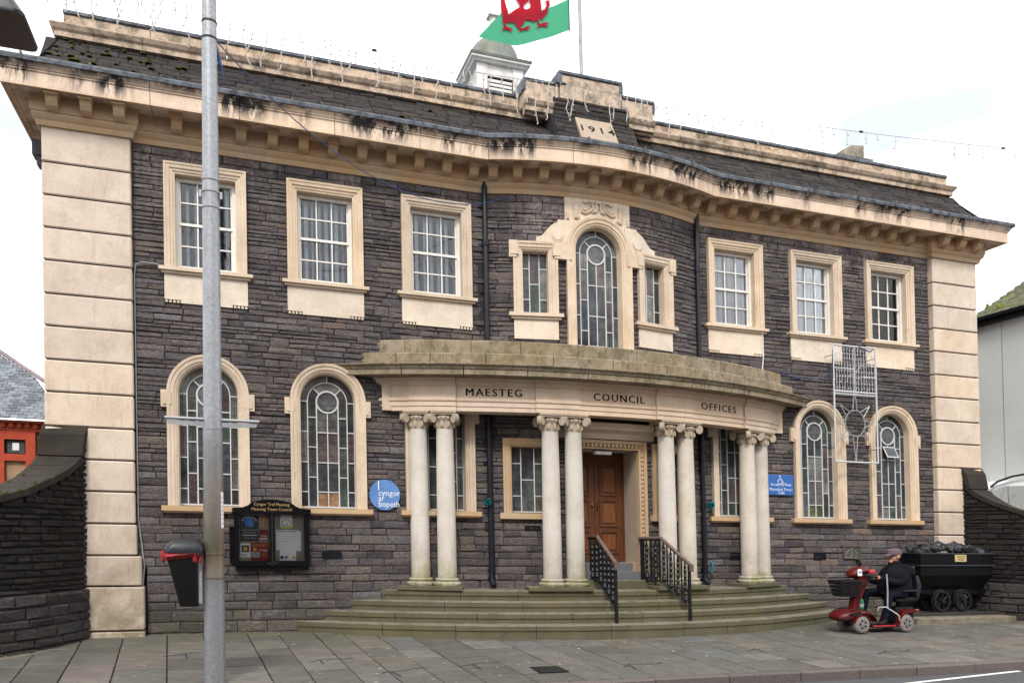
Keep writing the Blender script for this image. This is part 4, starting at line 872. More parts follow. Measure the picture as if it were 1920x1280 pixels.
x = -9.6; SK = .07
while x < 11.5:
    wd = random.uniform(.34, .58); y = -3.745
    while y < -.03:
        ln = random.choice((.42, .5, .58, .62, .72, .8)); y1 = min(y+ln, .0)
        if -.03-y1 < .2: y1 = -.0
        g = .008; dz = random.uniform(-.004, .004); xs = lambda yy, s: x+s*wd+SK*(-yy-1.8)
        h_ = .015; g = .007; c = [(xs(y, 0)+g, y+h_), (xs(y, 1)-g, y+h_), (xs(y1, 1)-g, y1-h_), (xs(y1, 0)+g, y1-h_)]
        mb = MB(); n = 4; m_ = Vector((sum(a for a, b in c)/4, sum(b for a, b in c)/4)); k = .985
        i_ = [(m_.x+(a-m_.x)*k, m_.y+(b-m_.y)*k) for a, b in c]
        tilt = random.uniform(-.004, .004)
        mb.add([(a, b, gz(b)-.03) for a, b in c]+[(a, b, gz(b)-.006+dz) for a, b in c]+[(a, b, gz(b)+dz+tilt*(a-m_.x)) for a, b in i_], [(0, 1, 5, 4), (1, 2, 6, 5), (2, 3, 7, 6), (3, 0, 4, 7), (4, 5, 9, 8), (5, 6, 10, 9), (6, 7, 11, 10), (7, 4, 8, 11), (8, 9, 10, 11)])
        if not ((x < -9.0 and y < -2.6) or x > 10.2) : mb.build('paving_slab', MT['paving'], pav)
        y = y1
    x += wd
kb = empty('kerb', (0, -3.8, -.15)); struct(kb); x = -9.5
while x < 12:
    l = random.uniform(.82, .98); mb = MB(); mb.bbox(x+.004, x+l-.004, -3.895+random.uniform(-.004, .004), -3.75, -.20, gz(-3.82)+random.uniform(-.003, .003), .014); mb.build('kerb_stone', MT['kerb_stone'], kb); x += l
# cracked slabs and a cover
mb = MB()
def crack(pts, w_=.008):
    for (xa, ya), (xb, yb) in zip(pts, pts[1:]):
        d = Vector((xb-xa, yb-ya)).normalized(); n = Vector((-d.y, d.x))*w_; mb.add([(xa-n.x, ya-n.y, gz(ya)+.006), (xb-n.x, yb-n.y, gz(yb)+.006), (xb+n.x, yb+n.y, gz(yb)+.006), (xa+n.x, ya+n.y, gz(ya)+.006)], [(0, 1, 2, 3)])
for x, y in ((-4.0, -3.0), (-3.1, -2.8), (-4.7, -2.2), (-1.2, -3.2), (.9, -2.6), (2.6, -3.1), (-6.3, -1.6), (5.2, -2.9)):
    p = [(x, y)]
    for i in range(6): p.append((p[-1][0]+random.uniform(.04, .16), p[-1][1]+random.uniform(-.07, .09)))
    crack(p); crack([p[2], (p[2][0]+random.uniform(-.05, .1), p[2][1]-.25)])
mb.build('paving_crack', MT['mortar'], pav)
mb = MB(); mb.bbox(-2.3, -1.95, -3.35, -3.0, .0, gz(-3.17)+.012, .004); mb.build('drain_cover', MT['black_iron'], pav)
# little leaves and grit on the paving
mb = MB()
for i in range(330):
    x, y = random.uniform(-6.5, 9), random.uniform(-3.7, -.1); r = random.uniform(.006, .017); a = random.random()*6; c = gz(y)+.004
    mb.add([(x+r*math.cos(a+t)*1.5, y+r*math.sin(a+t), c+random.uniform(0, .004)) for t in (0, 1.3, 3.1, 4.4)], [(0, 1, 2, 3)])
for i in range(110):
    k = random.choice((0, 1, 2)); z = (.292, .436, .578)[k]; H_, S_ = ((4.33, 1.20), (3.94, 1.02), (3.5, .8))[k]; A = arcmap(H_, S_); x = random.uniform(-2, 2.6); p = A(x, 0, random.uniform(.005, .05)); r = random.uniform(.006, .014)
    mb.add([(p[0]+r*math.cos(t)*1.6, p[1]+r*math.sin(t), z+.005) for t in (0, 1.3, 3.1, 4.4)], [(0, 1, 2, 3)])
fl = mb.build('leaf_litter', MT['poster_green'] if 0 else plain('dry_leaf', (.5, .46, .3), .8, .2, 0, .3, 8)); fl['kind'] = 'stuff'; fl['label'] = 'pale dry leaf fragments scattered over paving and steps'
# ------------------------------------------------------------------ curved wing walls
PC = [(-7.285, .0), (-7.35, -.2), (-7.485, -.5), (-7.62, -.78), (-7.78, -1.08), (-8.02, -1.41), (-8.38, -1.74), (-8.85, -2.0), (-9.5, -2.2), (-10.8, -2.3)]
ZT = [(0, 2.86), (.12, 2.80), (.15, 2.60), (.2, 2.42), (.32, 2.31), (.5, 2.20), (.7, 2.10), (.9, 2.02), (1.1, 1.93), (1.4, 1.83), (1.74, 1.77), (2.0, 1.74), (3, 1.72)]
AL = [0]
for p, q in zip(PC, PC[1:]): AL.append(AL[-1]+math.dist(p, q))
def pcs(a):
    a = max(0, min(AL[-1]-1e-4, a))
    i = max(k for k in range(len(AL)-1) if AL[k] <= a); t = (a-AL[i])/(AL[i+1]-AL[i]); 
    def tg(k): k = max(1, min(len(PC)-2, k)); return Vector((PC[k+1][0]-PC[k-1][0], PC[k+1][1]-PC[k-1][1])).normalized()
    P = Vector(PC[i]).lerp(Vector(PC[i+1]), t); T_ = tg(i).lerp(tg(i+1), t).normalized(); N_ = Vector((-T_.y, T_.x)); return P, Vector((1, 0)).lerp(N_, min(1, a/.8)).normalized()
def zt(a):
    y = -pcs(a)[0].y
    for (ya, za), (yb, zb) in zip(ZT, ZT[1:]):
        if ya <= y <= yb: return za+(zb-za)*(y-ya)/(yb-ya)
    return ZT[-1][1]
def wing(s, label):
    o = empty('boundary_wall', V((s*7.5, -.6, .12))); tag(o, label, 'wall', 'curved boundary walls beside the council building')
    def M(a, b, d): P, N = pcs(a); q = P+N*d; return (-s*q.x, q.y, b)
    def amax(b):
        lo, hi = 0, AL[-1]
        if zt(hi) > b: return hi
        for _ in range(30):
            m_ = (lo+hi)/2
            if zt(m_) > b: lo = m_
            else: hi = m_
        return lo
    st, bk = masonry(0, AL[-1], .78, 2.86, lambda b: random.choice((.07, .085, .1, .06)), lambda b: .26, lambda a, b: [], M, lim=lambda b: (0, max(.02, amax(b))))
    lay(st, M, MT['wing_slate'], o, 'wall_stone', n=200, rough=.03, pr=.018)
    Mp = lambda a, b, d: M(a, b, d+.05)
    st2, _ = masonry(0, AL[-1], .05, .775, lambda b: random.choice((.12, .14, .1)), lambda b: .34, lambda a, b: [], Mp)
    lay(st2, Mp, MT['wing_plinth_slate'], o, 'plinth_stone', n=60, rough=.03, pr=.02)
    mb = MB()
    n = 40
    for i in range(n):
        a, b = AL[-1]*i/n, AL[-1]*(i+1)/n
        for z0, z1a, z1b, d in ((.05, .775, .775, .04), (.775, zt(a), zt(b), -.012)): mb.add([M(a, z0, d), M(b, z0, d), M(b, z1b, d), M(a, z1a, d)], [(0, 1, 2, 3)])
        mb.add([M(a, .775, -.012), M(b, .775, -.012), M(b, .775, .055), M(a, .775, .055)], [(0, 1, 2, 3)])
        mb.add([M(a, .05, -.46), M(b, .05, -.46), M(b, zt(b), -.46), M(a, zt(a), -.46)], [(0, 1, 2, 3)])
    mb.build('wall_core', MT['mortar'], o)
    mb = MB()
    for i in range(24): a, b = AL[-1]*i/24, AL[-1]*(i+1)/24; mb.add([M(a, .02, .2), M(b, .02, .2), M(b, gz(-2)+.06, .055), M(a, gz(-2)+.06, .055)], [(0, 1, 2, 3)])
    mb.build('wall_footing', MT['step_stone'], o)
    cuts = [0, .205, .42, .72, 1.15, 1.6, 2.1, 2.6, 3.2, 3.9, AL[-1]-.01]
    for a0, a1 in zip(cuts, cuts[1:]):
        k = max(2, int((a1-a0)/.06)); mb = MB(); vs = []
        for i in range(k+1):
            a = a0+.003+(a1-a0-.006)*i/k; z = zt(a); dz = (zt(a+.02)-zt(max(0, a-.02)))/.04; nl = math.hypot(1, dz); ta = -dz/nl*.075; tz = .075/nl
            for d in (.045, -.48): vs += [M(a, z, d), M(min(a-min(0, -ta) if 0 else a+max(0, ta), AL[-1]), z+tz, d)]
        fs = []
        for i in range(k):
            b = i*4; fs += [(b, b+4, b+5, b+1), (b+1, b+5, b+7, b+3), (b+3, b+7, b+6, b+2), (b+2, b+6, b+4, b)]
        fs += [(0, 1, 3, 2), (4*k, 4*k+2, 4*k+3, 4*k+1)]
        mb.add(vs, fs); mb.build('coping_stone', MT['wing_coping'], o)
    return M, zt
ML, _ = wing(-1, 'black weathered curved stone wall with mossy swooping coping, beside the slate roofed red house')
MRt, _ = wing(1, 'curved dark stone wall with swooping coping behind the black coal tram')
mb = MB()
for i in range(46):
    a = random.uniform(.25, 2.4); d = random.choice((-.44, -.40, -.02, .01, random.uniform(-.4, 0))); c = Vector(ML(a, zt(a)+.075, d)); r = random.uniform(.012, .035); mb.lathe([(r, -.02), (r*.8, .012), (r*.3, .02)], c, 6)
mo_ = mb.build('coping_moss', MT['moss_green']); mo_['kind'] = 'stuff'; mo_['label'] = 'tufts of moss on the left curved coping'
# barbed wire along the right coping
mb = MB(); pts = []
for i in range(230):
    t = i/229; a = .15+t*2.2; c = Vector(MRt(a, zt(a)+.20, -.50)); ph = t*2*math.pi*10; pts.append(c+Vector((.03*math.cos(ph), .05*math.cos(ph), .11*math.sin(ph))))
mb.tube(pts, .0035, 4)
for i in range(0, 230, 4):
    p = pts[i]; mb.tube([p+Vector((-.02, 0, -.018)), p+Vector((.02, 0, .018))], .002, 3); mb.tube([p+Vector((-.02, 0, .018)), p+Vector((.02, 0, -.018))], .002, 3)
tag(mb.build('barbed_wire', MT['alu']), 'coil of silvery barbed wire along the right curved wall', 'barbed wire')
# ------------------------------------------------------------------ neighbours
hs = empty('brick_house', V((-9.2, 3, GZ))); tag(hs, 'small slate roofed house with red painted window surround behind left curved wall', 'house')
mb = MB(); mb.box(-14, -7.9, 3.05, 9, 0, 3.2); mb.build('house_wall', MT['yellow_stock_brick'], hs)
st, bk = masonry(-9.6, -7.95, 1.9, 3.02, lambda b: .075, lambda b: .2, lambda a, b: [(-12, -8.50 if random.random() < .5 else -8.42)], lambda a, b, d: (a, 3.04-d, b), gap=.008)
for s_ in st: mb = MB(); stone(mb, lambda a, b, d: (a, 3.04-d, b), *s_); mb.build('wall_brick', MT['yellow_stock_brick'], hs)
mb = MB(); y = 3.0
for x0, x1, z0, z1 in ((-9.9, -8.94, 1.5, 3.08), (-8.64, -8.50, 1.5, 3.08), (-8.94, -8.64, 2.94, 3.08), (-8.94, -8.64, 2.60, 2.71)): mb.box(x0, x1, y-.03, 3.06, z0, z1)
mb.build('painted_surround', MT['terracotta_paint'], hs)
wi = MB(); wi.box(-8.95, -8.92, 3.0, 3.04, 2.70, 2.95); wi.box(-8.66, -8.63, 3.0, 3.04, 2.70, 2.95); wi.box(-8.95, -8.63, 3.0, 3.04, 2.92, 2.95); wi.box(-8.95, -8.63, 3.0, 3.04, 2.70, 2.725); ww = wi.build('window', MT['black_paint'], hs)
mb = MB(); mb.box(-8.93, -8.65, 3.03, 3.035, 2.71, 2.94); mb.build('pane', MT['leaded_glass'], ww); mb = MB(); mb.box(-8.835, -8.74, 3.02, 3.024, 2.77, 2.89); mb.build('window_notice', MT['paper'], ww)
mb = MB(); mb.box(-8.94, -8.64, 3.03, 3.04, 1.5, 2.60); mb.build('house_door', MT['tan_wood'], hs)
mb = MB(); mb.box(-10.5, -7.9, 2.97, 3.06, 3.075, 3.12); mb.box(-10.5, -7.9, 2.90, 3.06, 3.20, 3.24); mb.box(-10.5, -7.9, 2.98, 3.06, 3.12, 3.2); mb.build('brick_cornice', MT['terracotta_paint'], hs)
for i in range(18): x = -9.9+i*.115; mb = MB(); mb.bbox(x, x+.065, 2.93, 2.985, 3.125, 3.195, .006); mb.build('dentil_brick', MT['red_brick'], hs)
def RZ(y): return 3.27+.9*(y-2.8)
mb = MB(); mb.add([(-14, 2.82, RZ(2.82)-.03), (-7.9, 2.82, RZ(2.82)-.03), (-8.35, 3.3, RZ(3.3)-.03), (-8.63, 3.7, RZ(3.7)-.03), (-9.27, 4.2, RZ(4.2)-.03), (-11, 5.6, RZ(5.6)-.03), (-14, 5.6, RZ(5.6)-.03)], [tuple(range(7))]); mb.build('roof_boarding', MT['slate_tile'], hs)
def hipx(y):
    P = [(2.82, -7.95), (3.3, -8.37), (3.7, -8.63), (4.2, -9.27), (5.6, -11)]
    for (ya, xa), (yb, xb) in zip(P, P[1:]):
        if ya <= y <= yb: return xa+(xb-xa)*(y-ya)/(yb-ya)
    return -11
r = 0; y = 2.80
while y < 4.35:
    x = -9.9+(.06 if r % 2 else 0); 
    while x < -7.9:
        x1 = min(x+.118, hipx(y+.07))
        if x1-x > .03:
            mb = MB(); dz = random.uniform(.008, .02); mb.add([(x, y-.012, RZ(y-.012)+dz), (x1-.005, y-.012, RZ(y-.012)+dz), (x1-.005, y+.075, RZ(y+.075)+.004), (x, y+.075, RZ(y+.075)+.004), (x, y-.012, RZ(y-.012)+dz-.01), (x1-.005, y-.012, RZ(y-.012)+dz-.01)], [(0, 1, 2, 3), (4, 5, 1, 0)]); mb.build('slate_tile', MT['slate_tile'], hs)
        x += .12
    y += .062; r += 1
for i in range(6): p, q = Vector((-9.27-.28*(i-3), 4.2+.22*(i-3), 0)), Vector((-9.27-.28*(i-2), 4.2+.22*(i-2), 0)); p.z, q.z = RZ(p.y)+.02, RZ(q.y)+.02; mb = MB(); mb.tube([p, q.lerp(p, .02)], .038, 8); mb.build('ridge_tile', MT['ridge'], hs)
# rendered house on the right
rh = empty('rendered_house', V((11, 2, GZ))); tag(rh, 'plain grey rendered house wall under a mossy tiled roof on the right', 'house')
mb = MB(); mb.box(10.5, 16, -.2, 2.45, 0, 6.4); mb.build('house_wall', MT['render_grey'], rh)
mb = MB(); 
for y in (1.72, .6): mb.box(10.494, 10.5, y-.006, y+.006, 0, 6.3)
mb.build('render_joint', plain('render_dark', (.25, .26, .26)), rh)
mb = MB(); mb.box(10.36, 10.5, -.3, 2.55, 6.30, 6.40); mb.box(10.30, 10.40, -.3, 2.55, 6.40, 6.475); mb.build('eaves_gutter', MT['black_paint'], rh)
RX = lambda x: 6.44+.62*(x-10.36)
mb = MB(); mb.add([(10.36, -.3, 6.43), (14, -.3, RX(14)-.01), (14, 2.6, RX(14)-.01), (10.36, 2.6, 6.43)], [(0, 1, 2, 3)]); mb.add([(10.36, 2.6, 6.43), (14, 2.6, RX(14)), (14, 2.5, 6.2), (10.4, 2.5, 6.2)], [(0, 1, 2, 3)]); mb.build('roof_boarding', MT['mossy_tile'], rh)
x = 10.33; r = 0
while x < 12.6:
    y = 2.6-(.1 if r % 2 else 0)
    while y > .2:
        mb = MB(); dz = random.uniform(.012, .03); mb.add([(x, y, RX(x)+dz), (x, y-.2, RX(x)+dz), (x+.15, y-.2, RX(x+.15)+.006), (x+.15, y, RX(x+.15)+.006), (x, y, RX(x)+dz-.02), (x, y-.2, RX(x)+dz-.02)], [(0, 1, 2, 3), (4, 5, 1, 0)]); mb.build('roof_tile', MT['mossy_tile'], rh); y -= .207
    x += .115; r += 1
mb = MB(); c = Vector((10.75, 2.0, RX(10.75)+.05)); 
for i in range(9): mb.lathe([(.03, -.03), (.03, .03), (.01, .05)], c+Vector((random.gauss(0, .08), random.gauss(0, .14), random.uniform(-.03, .06))), 6)
mb.build('roof_moss', plain('bright_moss', (.16, .19, .015), .9), rh)
# car behind the right wall
car = empty('parked_car', V((10.1, 1.6, GZ))); tag(car, 'white car roof and tinted windscreen showing over the right curved wall', 'car')
cy = 1.15; S1 = lambda a, b, d: (a, d, b)
body = [(8.7, .5), (8.65, 1.2), (8.9, 1.9), (9.05, 2.35), (9.45, 2.64), (10.0, 2.78), (10.9, 2.86), (12.4, 2.84), (12.9, 2.4), (13, .5)]
mb = MB(); mb.prism(body, cy, cy+1.7, S1); mb.build('car_body', MT['car_white'], car, smooth=30)
mb = MB(); mb.prism([(9.42, 2.54), (9.8, 2.66), (10.9, 2.70), (10.9, 1.9), (8.98, 1.9), (9.1, 2.25)], cy-.012, cy-.002, S1); mb.build('car_window', MT['car_glass'], car); mb = MB(); mb.prism([(9.38, 2.5), (10.9, 2.66), (10.9, 1.92), (9.0, 1.92)], cy-.002, cy-.001, S1); mb.build('car_interior', plain('car_blue', (.16, .24, .42)), car)
mb = MB(); mb.tube([(9.3, cy-.1, 2.62), (9.5, cy-.1, 2.74), (9.9, cy-.1, 2.86), (10.6, cy-.1, 2.97), (12, cy-.1, 3.0)], .022, 6); mb.build('roof_bar', MT['black_paint'], car)
for x in (9.5, 12.2): mb = MB(); mb.lathe([(.2, -.1), (.32, -.1), (.33, .1), (.2, .1)], (x, cy+.15, .47), 20, 'y'); mb.build('wheel', MT['plastic_black'], car)
# ------------------------------------------------------------------ street furniture
def lerp3(p, q, t): return Vector(p).lerp(Vector(q), t)
pole = empty('steel_pole', V((-5.70, -3.13, gz(-3.13)))); tag(pole, 'tall grey galvanised steel pole with rusty stained lower half in front of the council building', 'pole')
PB, PT = Vector((-5.70, -3.13, 0)), Vector((-5.655, -3.13, 8.3))
pp = lambda z: lerp3(PB, PT, z/8.3)
mb = MB(); mb.tube([pp(gz(-3.1)), pp(.3), pp(1.5), pp(2.57)], [.103, .102, .0975, .094], 28); mb.build('pole_base', MT['galvanised'], pole, smooth=40)
mb = MB(); mb.tube([pp(2.57), pp(2.60)], .098, 28); mb.tube([pp(2.60), pp(4.2), pp(6.0), pp(8.3)], [.090, .085, .076, .066], 28); mb.build('pole_shaft', MT['galvanised'], pole, smooth=40)
def ring(z, r, h, m_, name='steel_band'):
    mb = MB(); mb.lathe([(r, -h), (r+.004, -h), (r+.004, h), (r, h)], pp(z), 28); mb.build(name, m_, pole, smooth=40)
for z, r in ((1.32, .100), (1.08, .1005), (4.98, .085), (4.82, .086), (5.10, .084)): ring(z, r, .007, MT['rail_wood'] if z < 2 else MT['alu'])
for z, r in ((6.72, .074), (6.55, .075)): ring(z, r, .009, MT['wire_black'], 'cable_tie')
for z, s in ((4.98, 1), (5.10, 0)):
    mb = MB(); c = pp(z)
    for s_ in (-1, 1): mb.box(c.x+s_*.10-.012, c.x+s_*.10+.012, c.y-.05, c.y-.03, z-.07, z+.0)
    if s: mb.build('clamp', MT['alu'], pole)
for s in (-1, 1):
    c = pp(2.67); mb = MB(); mb.tube([c+Vector((s*.085, -.02, 0)), c+Vector((s*.45, -.02, 0))], .017, 10); mb.build('banner_arm', MT['alu'], pole, smooth=40)
    mb = MB(); mb.prism([(c.x+s*.085, 2.645), (c.x+s*.43, 2.65), (c.x+s*.42, 2.61), (c.x+s*.085, 2.595)], -.004, .004, lambda a, b, d: (a, c.y-.02+d, b)); mb.build('arm_plate', MT['alu'], pole)
mb = MB()
for i in range(7):
    a0, a1 = -1.15+i*.07, -1.15+(i+1)*.07; c = pp(1.72); mb.add([(c.x+.1005*math.sin(a+.95+1.0), c.y-.1005*math.cos(a+.95+1.0), z) for a, z in ((a0, 1.58), (a1, 1.58), (a1, 1.94), (a0, 1.94))], [(0, 1, 2, 3)])
mb.build('sticker', MT['paper'], pole)
mb = MB(); c = pp(1.72)
for i in range(7): a = .87; z = 1.62+i*.043; mb.add([(c.x+.1015*math.sin(a+e), c.y-.1015*math.cos(a+e), z+h_) for e, h_ in ((0, 0), (.3, 0), (.3, .014), (0, .014))], [(0, 1, 2, 3)])
mb.build('sticker_print', MT['poster_grey'], pole)
# litter bin strapped to the pole
bn = empty('litter_bin', V((-6.0, -3.13, .8))); tag(bn, 'black litter bin with red bag strapped to the grey steel pole', 'bin')
def loft(mb, rings, cap=True):
    n = len(rings[0]); vs = [p for r in rings for p in r]; fs = []
    for i in range(len(rings)-1):
        for j in range(n): fs.append((i*n+j, i*n+(j+1) % n, (i+1)*n+(j+1) % n, (i+1)*n+j))
    if cap: fs += [tuple(range(n))[::-1], tuple(range((len(rings)-1)*n, len(rings)*n))]
    return mb.add(vs, fs)
def rrect(cx, cy, hx, hy, z, r=.3, n=5, dz=0):
    pts = []; rr = min(hx, hy)*r
    for qx, qy, a0 in ((1, 1, 0), (-1, 1, 90), (-1, -1, 180), (1, -1, 270)):
        for i in range(n): a = R_(a0+90*i/(n-1)); x = qx*(hx-rr)+rr*math.cos(a); pts.append((cx+x, cy+qy*(hy-rr)+rr*math.sin(a), z+dz*x))
    return pts
mb = MB(); loft(mb, [rrect(-5.925, -3.13, .085, .10, .80, .4), rrect(-5.93, -3.13, .09, .105, .82, .4), rrect(-5.985, -3.13, .145, .14, 1.30, .35)]); mb.build('bin_body', MT['bin_black'], bn, smooth=40)
mb = MB(); rg = []
for k, (z, g) in enumerate(((1.255, .004), (1.268, .02), (1.30, .032), (1.33, .02), (1.345, -.02))):
    rg.append([(p[0]+random.uniform(-.015, .015), p[1]+random.uniform(-.015, .015), p[2]+random.uniform(-.018, .018)+.02*math.sin(i*1.7)) for i, p in enumerate(rrect(-5.995, -3.13, .16+g, .145+g, z, .35, 9))])
loft(mb, rg, False); mb.build('bin_bag', MT['bag_red'], bn, smooth=25)
mb = MB(); rg = []
for i in range(9):
    t = i/8; a = math.pi*.5*t; rg.append(rrect(-5.985+.012+(.05*t), -3.13, .178*math.cos(a*.80)+.01, .165*math.cos(a*.75)+.005, 1.325+.145*math.sin(a), .45, 6))
loft(mb, rg); 
lid = mb.build('bin_lid', MT['pipe_black'], bn, smooth=50); lid.rotation_euler[1] = R_(4)
mb = MB(); mb.box(-5.842, -5.805, -3.20, -3.06, .83, 1.34); mb.build('bin_bracket', MT['alu'], bn)
# street lamp head, top left
lp = empty('street_lamp', V((-8.4, -4.35, .0))); tag(lp, 'black lantern head of a street lamp at the top left corner', 'street lamp')
mb = MB(); mb.tube([(-8.3, -4.35, -.1), (-8.3, -4.35, 6.4)], .06, 12); mb.tube([(-8.3, -4.35, 6.3), (-8.0, -4.35, 6.38), (-7.7, -4.33, 6.2)], .03, 8); mb.build('lamp_post', MT['lamp_black'], lp, smooth=40)
mb = MB(); cx, cy = -7.42, -4.2
rgs = [rrect(cx, cy, .36, .30, 5.715, .22, 6), rrect(cx, cy, .365, .305, 5.74, .22, 6), rrect(cx-.06, cy, .27, .22, 5.98, .3, 6), rrect(cx-.10, cy, .22, .16, 6.05, .4, 6), rrect(cx-.14, cy, .12, .09, 6.10, .5, 6)]
loft(mb, rgs); mb.build('lamp_hood', MT['lamp_black'], lp, smooth=35)
mb = MB(); loft(mb, [[(p[0], p[1]-.012 if p[1] < cy else p[1], p[2]) for p in rrect(cx-.10, cy-.075, .19, .215, 5.80, .25, 5)], rrect(cx-.11, cy-.045, .13, .21, 5.92, .25, 5)]); mb.build('lamp_glass', plain('lamp_lens', (.05, .055, .085), .15), lp)
# lettering and boards -------------------------------------------------
nb = empty('notice_board', V((-5, -.05, 1.06))); tag(nb, 'black glazed notice board with arched top and pinned posters on the stone wall', 'notice board')
FX = lambda a, b, d: (a, -d, b)
mb = MB(); x0, x1, z0, z1 = -5.50, -4.50, 1.06, 1.855
for a, b, c, d in ((x0, x0+.065, z0, z1), (x1-.065, x1, z0, z1), (x0+.065, x1-.065, z0, z0+.07), (-5.035, -4.965, z0+.07, 1.78)): quadbar(mb, FX, a, b, c, d, .0, .115)
arch = [(x0-.02, 1.775), (x1+.02, 1.775), (x1+.02, 1.855), (-4.62, 1.865)]+[(-5+.33*math.cos(R_(a)), 1.855+.125*math.sin(R_(a))) for a in range(18, 163, 12)]+[(-5.38, 1.865), (x0-.02, 1.855)]
mb.prism(arch, 0, .13, FX); quadbar(mb, FX, x0+.02, x1-.01, z0-.055, z0-.002, .0, .10); quadbar(mb, FX, x0-.06, x0-.002, 1.12, 1.6, .01, .07); mb.build('board_case', MT['black_paint'], nb)
mb = MB(); quadbar(mb, FX, x0+.06, x1-.06, z0+.06, 1.78, .02, .04); mb.build('pin_board', MT['board_back'], nb)
mb = MB(); text('Cyngor Tref Maesteg', .058, -5, 1.892, .1325, FX, mb, sx=.95); text('Maesteg Town Council', .058, -5, 1.825, .1325, FX, mb, sx=1.0); mb.build('board_title', MT['gold_text'], nb)
def poster(a0, a1, b0, b1, m_, d, name='poster'):
    mb = MB(); quadbar(mb, FX, a0, a1, b0, b1, d-.004, d); return mb.build(name, MT[m_], nb)
def strip(p, items):
    for a0, a1, b0, b1, m_, d in items: mb = MB(); quadbar(mb, FX, a0, a1, b0, b1, d, d+.0015); mb.build('poster_print', MT[m_], p)
p1 = poster(-5.42, -5.175, 1.40, 1.75, 'poster_dark', .046)
mb = MB(); mb.prism([(-5.36, 1.66), (-5.33, 1.725), (-5.26, 1.725), (-5.23, 1.65), (-5.25, 1.60), (-5.33, 1.60)], .047, .049, FX); mb.build('poster_print', MT['poster_blue'], p1)
strip(p1, [(-5.40, -5.19, 1.55, 1.558, 'poster_grey', .047), (-5.38, -5.21, 1.515, 1.524, 'poster_grey', .047), (-5.39, -5.20, 1.478, 1.488, 'paper', .047), (-5.37, -5.22, 1.44, 1.448, 'poster_grey', .047)])
mb = MB()
for i in range(9): a = R_(160-i*17.5); mb.prism([(-5.297+.098*math.cos(a)+u, 1.66+.075*math.sin(a)+v) for u, v in ((-.008, -.006), (.008, -.006), (.008, .008), (-.008, .008))], .047, .049, FX)
mb.build('poster_print', MT['paper'], p1)
p2 = poster(-5.17, -5.045, 1.42, 1.56, 'poster_red', .045); strip(p2, [(-5.165, -5.06, 1.43, 1.445, 'paper', .046), (-5.15, -5.06, 1.46, 1.49, 'poster_grey', .046)])
poster(-5.17, -5.06, 1.60, 1.74, 'pine', .045)
p3 = poster(-5.42, -5.29, 1.18, 1.37, 'paper', .046); strip(p3, [(-5.405, -5.305, 1.25, 1.345, 'poster_dark', .047), (-5.38, -5.33, 1.27, 1.32, 'poster_yellow', .0478), (-5.405, -5.375, 1.195, 1.225, 'poster_grey', .047), (-5.365, -5.335, 1.195, 1.225, 'poster_grey', .047)])
p4 = poster(-5.285, -5.04, 1.135, 1.385, 'poster_red', .047); mb = MB(); text('COMEDY', .062, -5.145, 1.325, .048, FX, mb, sx=.92); mb.build('poster_print', MT['poster_yellow'], p4)
strip(p4, [(-5.28, -5.165, 1.18, 1.255, 'poster_grey', .048), (-5.25, -5.21, 1.27, 1.31, 'poster_yellow', .048), (-5.18, -5.06, 1.28, 1.286, 'paper', .048), (-5.13, -5.06, 1.262, 1.267, 'paper', .048), (-5.15, -5.06, 1.22, 1.226, 'poster_yellow', .048), (-5.15, -5.06, 1.195, 1.20, 'poster_yellow', .048), (-5.26, -5.06, 1.15, 1.16, 'bag_red', .048)])
p5 = poster(-4.885, -4.725, 1.575, 1.765, 'paper', .046); strip(p5, [(-4.885, -4.725, 1.575, 1.61, 'poster_green', .047)])
mb = MB(); mb.tube([FX(a, b, .048) for a, b in ((-4.86, 1.62), (-4.86, 1.665), (-4.875, 1.665), (-4.805, 1.722), (-4.735, 1.665), (-4.75, 1.665), (-4.75, 1.62), (-4.79, 1.62), (-4.79, 1.645), (-4.81, 1.645), (-4.81, 1.62), (-4.86, 1.62))], .004, 4); mb.build('poster_print', MT['ink'], p5)
p6 = poster(-4.95, -4.64, 1.28, 1.56, 'paper', .045); poster(-4.68, -4.61, 1.27, 1.545, 'paper', .043); strip(p6, [(-4.93, -4.66, 1.535, 1.545, 'sign_blue', .046), (-4.86, -4.70, 1.47, 1.474, 'poster_grey', .046), (-4.88, -4.70, 1.44, 1.444, 'poster_grey', .046), (-4.88, -4.72, 1.40, 1.404, 'poster_grey', .046)])
p7 = poster(-4.90, -4.68, 1.135, 1.33, 'paper', .049)
for a, m_ in ((-4.872, 'ink'), (-4.815, 'disc_blue'), (-4.71, 'poster_yellow')): mb = MB(); mb.prism([(a+x, 1.18+y) for x, y in arcpts(0, 0, .024, 0, 360, 14)[:-1]], .049, .0505, FX); mb.prism([(a+x, 1.18+y) for x, y in arcpts(0, 0, .012, 0, 360, 10)[:-1]], .0505, .0515, FX); mb.build('poster_print', MT[m_], p7)
for a0, a1 in ((x0+.065, -5.035), (-4.965, x1-.065)): mb = MB(); quadbar(mb, FX, a0, a1, z0+.07, 1.776, .085, .088); mb.build('board_glass', MT['notice_glass'], nb)
mb = MB()
for z in (1.80, 1.10):
    for k in (-1, 0, 1): mb.lathe([(.012, .0), (.016, -.012), (.006, -.024)], (-5+k*.045, -.117, z-.012*abs(k)), 8, 'y')
    mb.prism([(-5.09, z), (-5.0, z+.035), (-4.91, z), (-5.0, z-.04)], .115, .122, FX)
mb.tube([(-5.0, -.12, 1.12), (-5.0, -.12, 1.78)], .012, 6); mb.build('board_ornament', MT['black_iron'], nb)
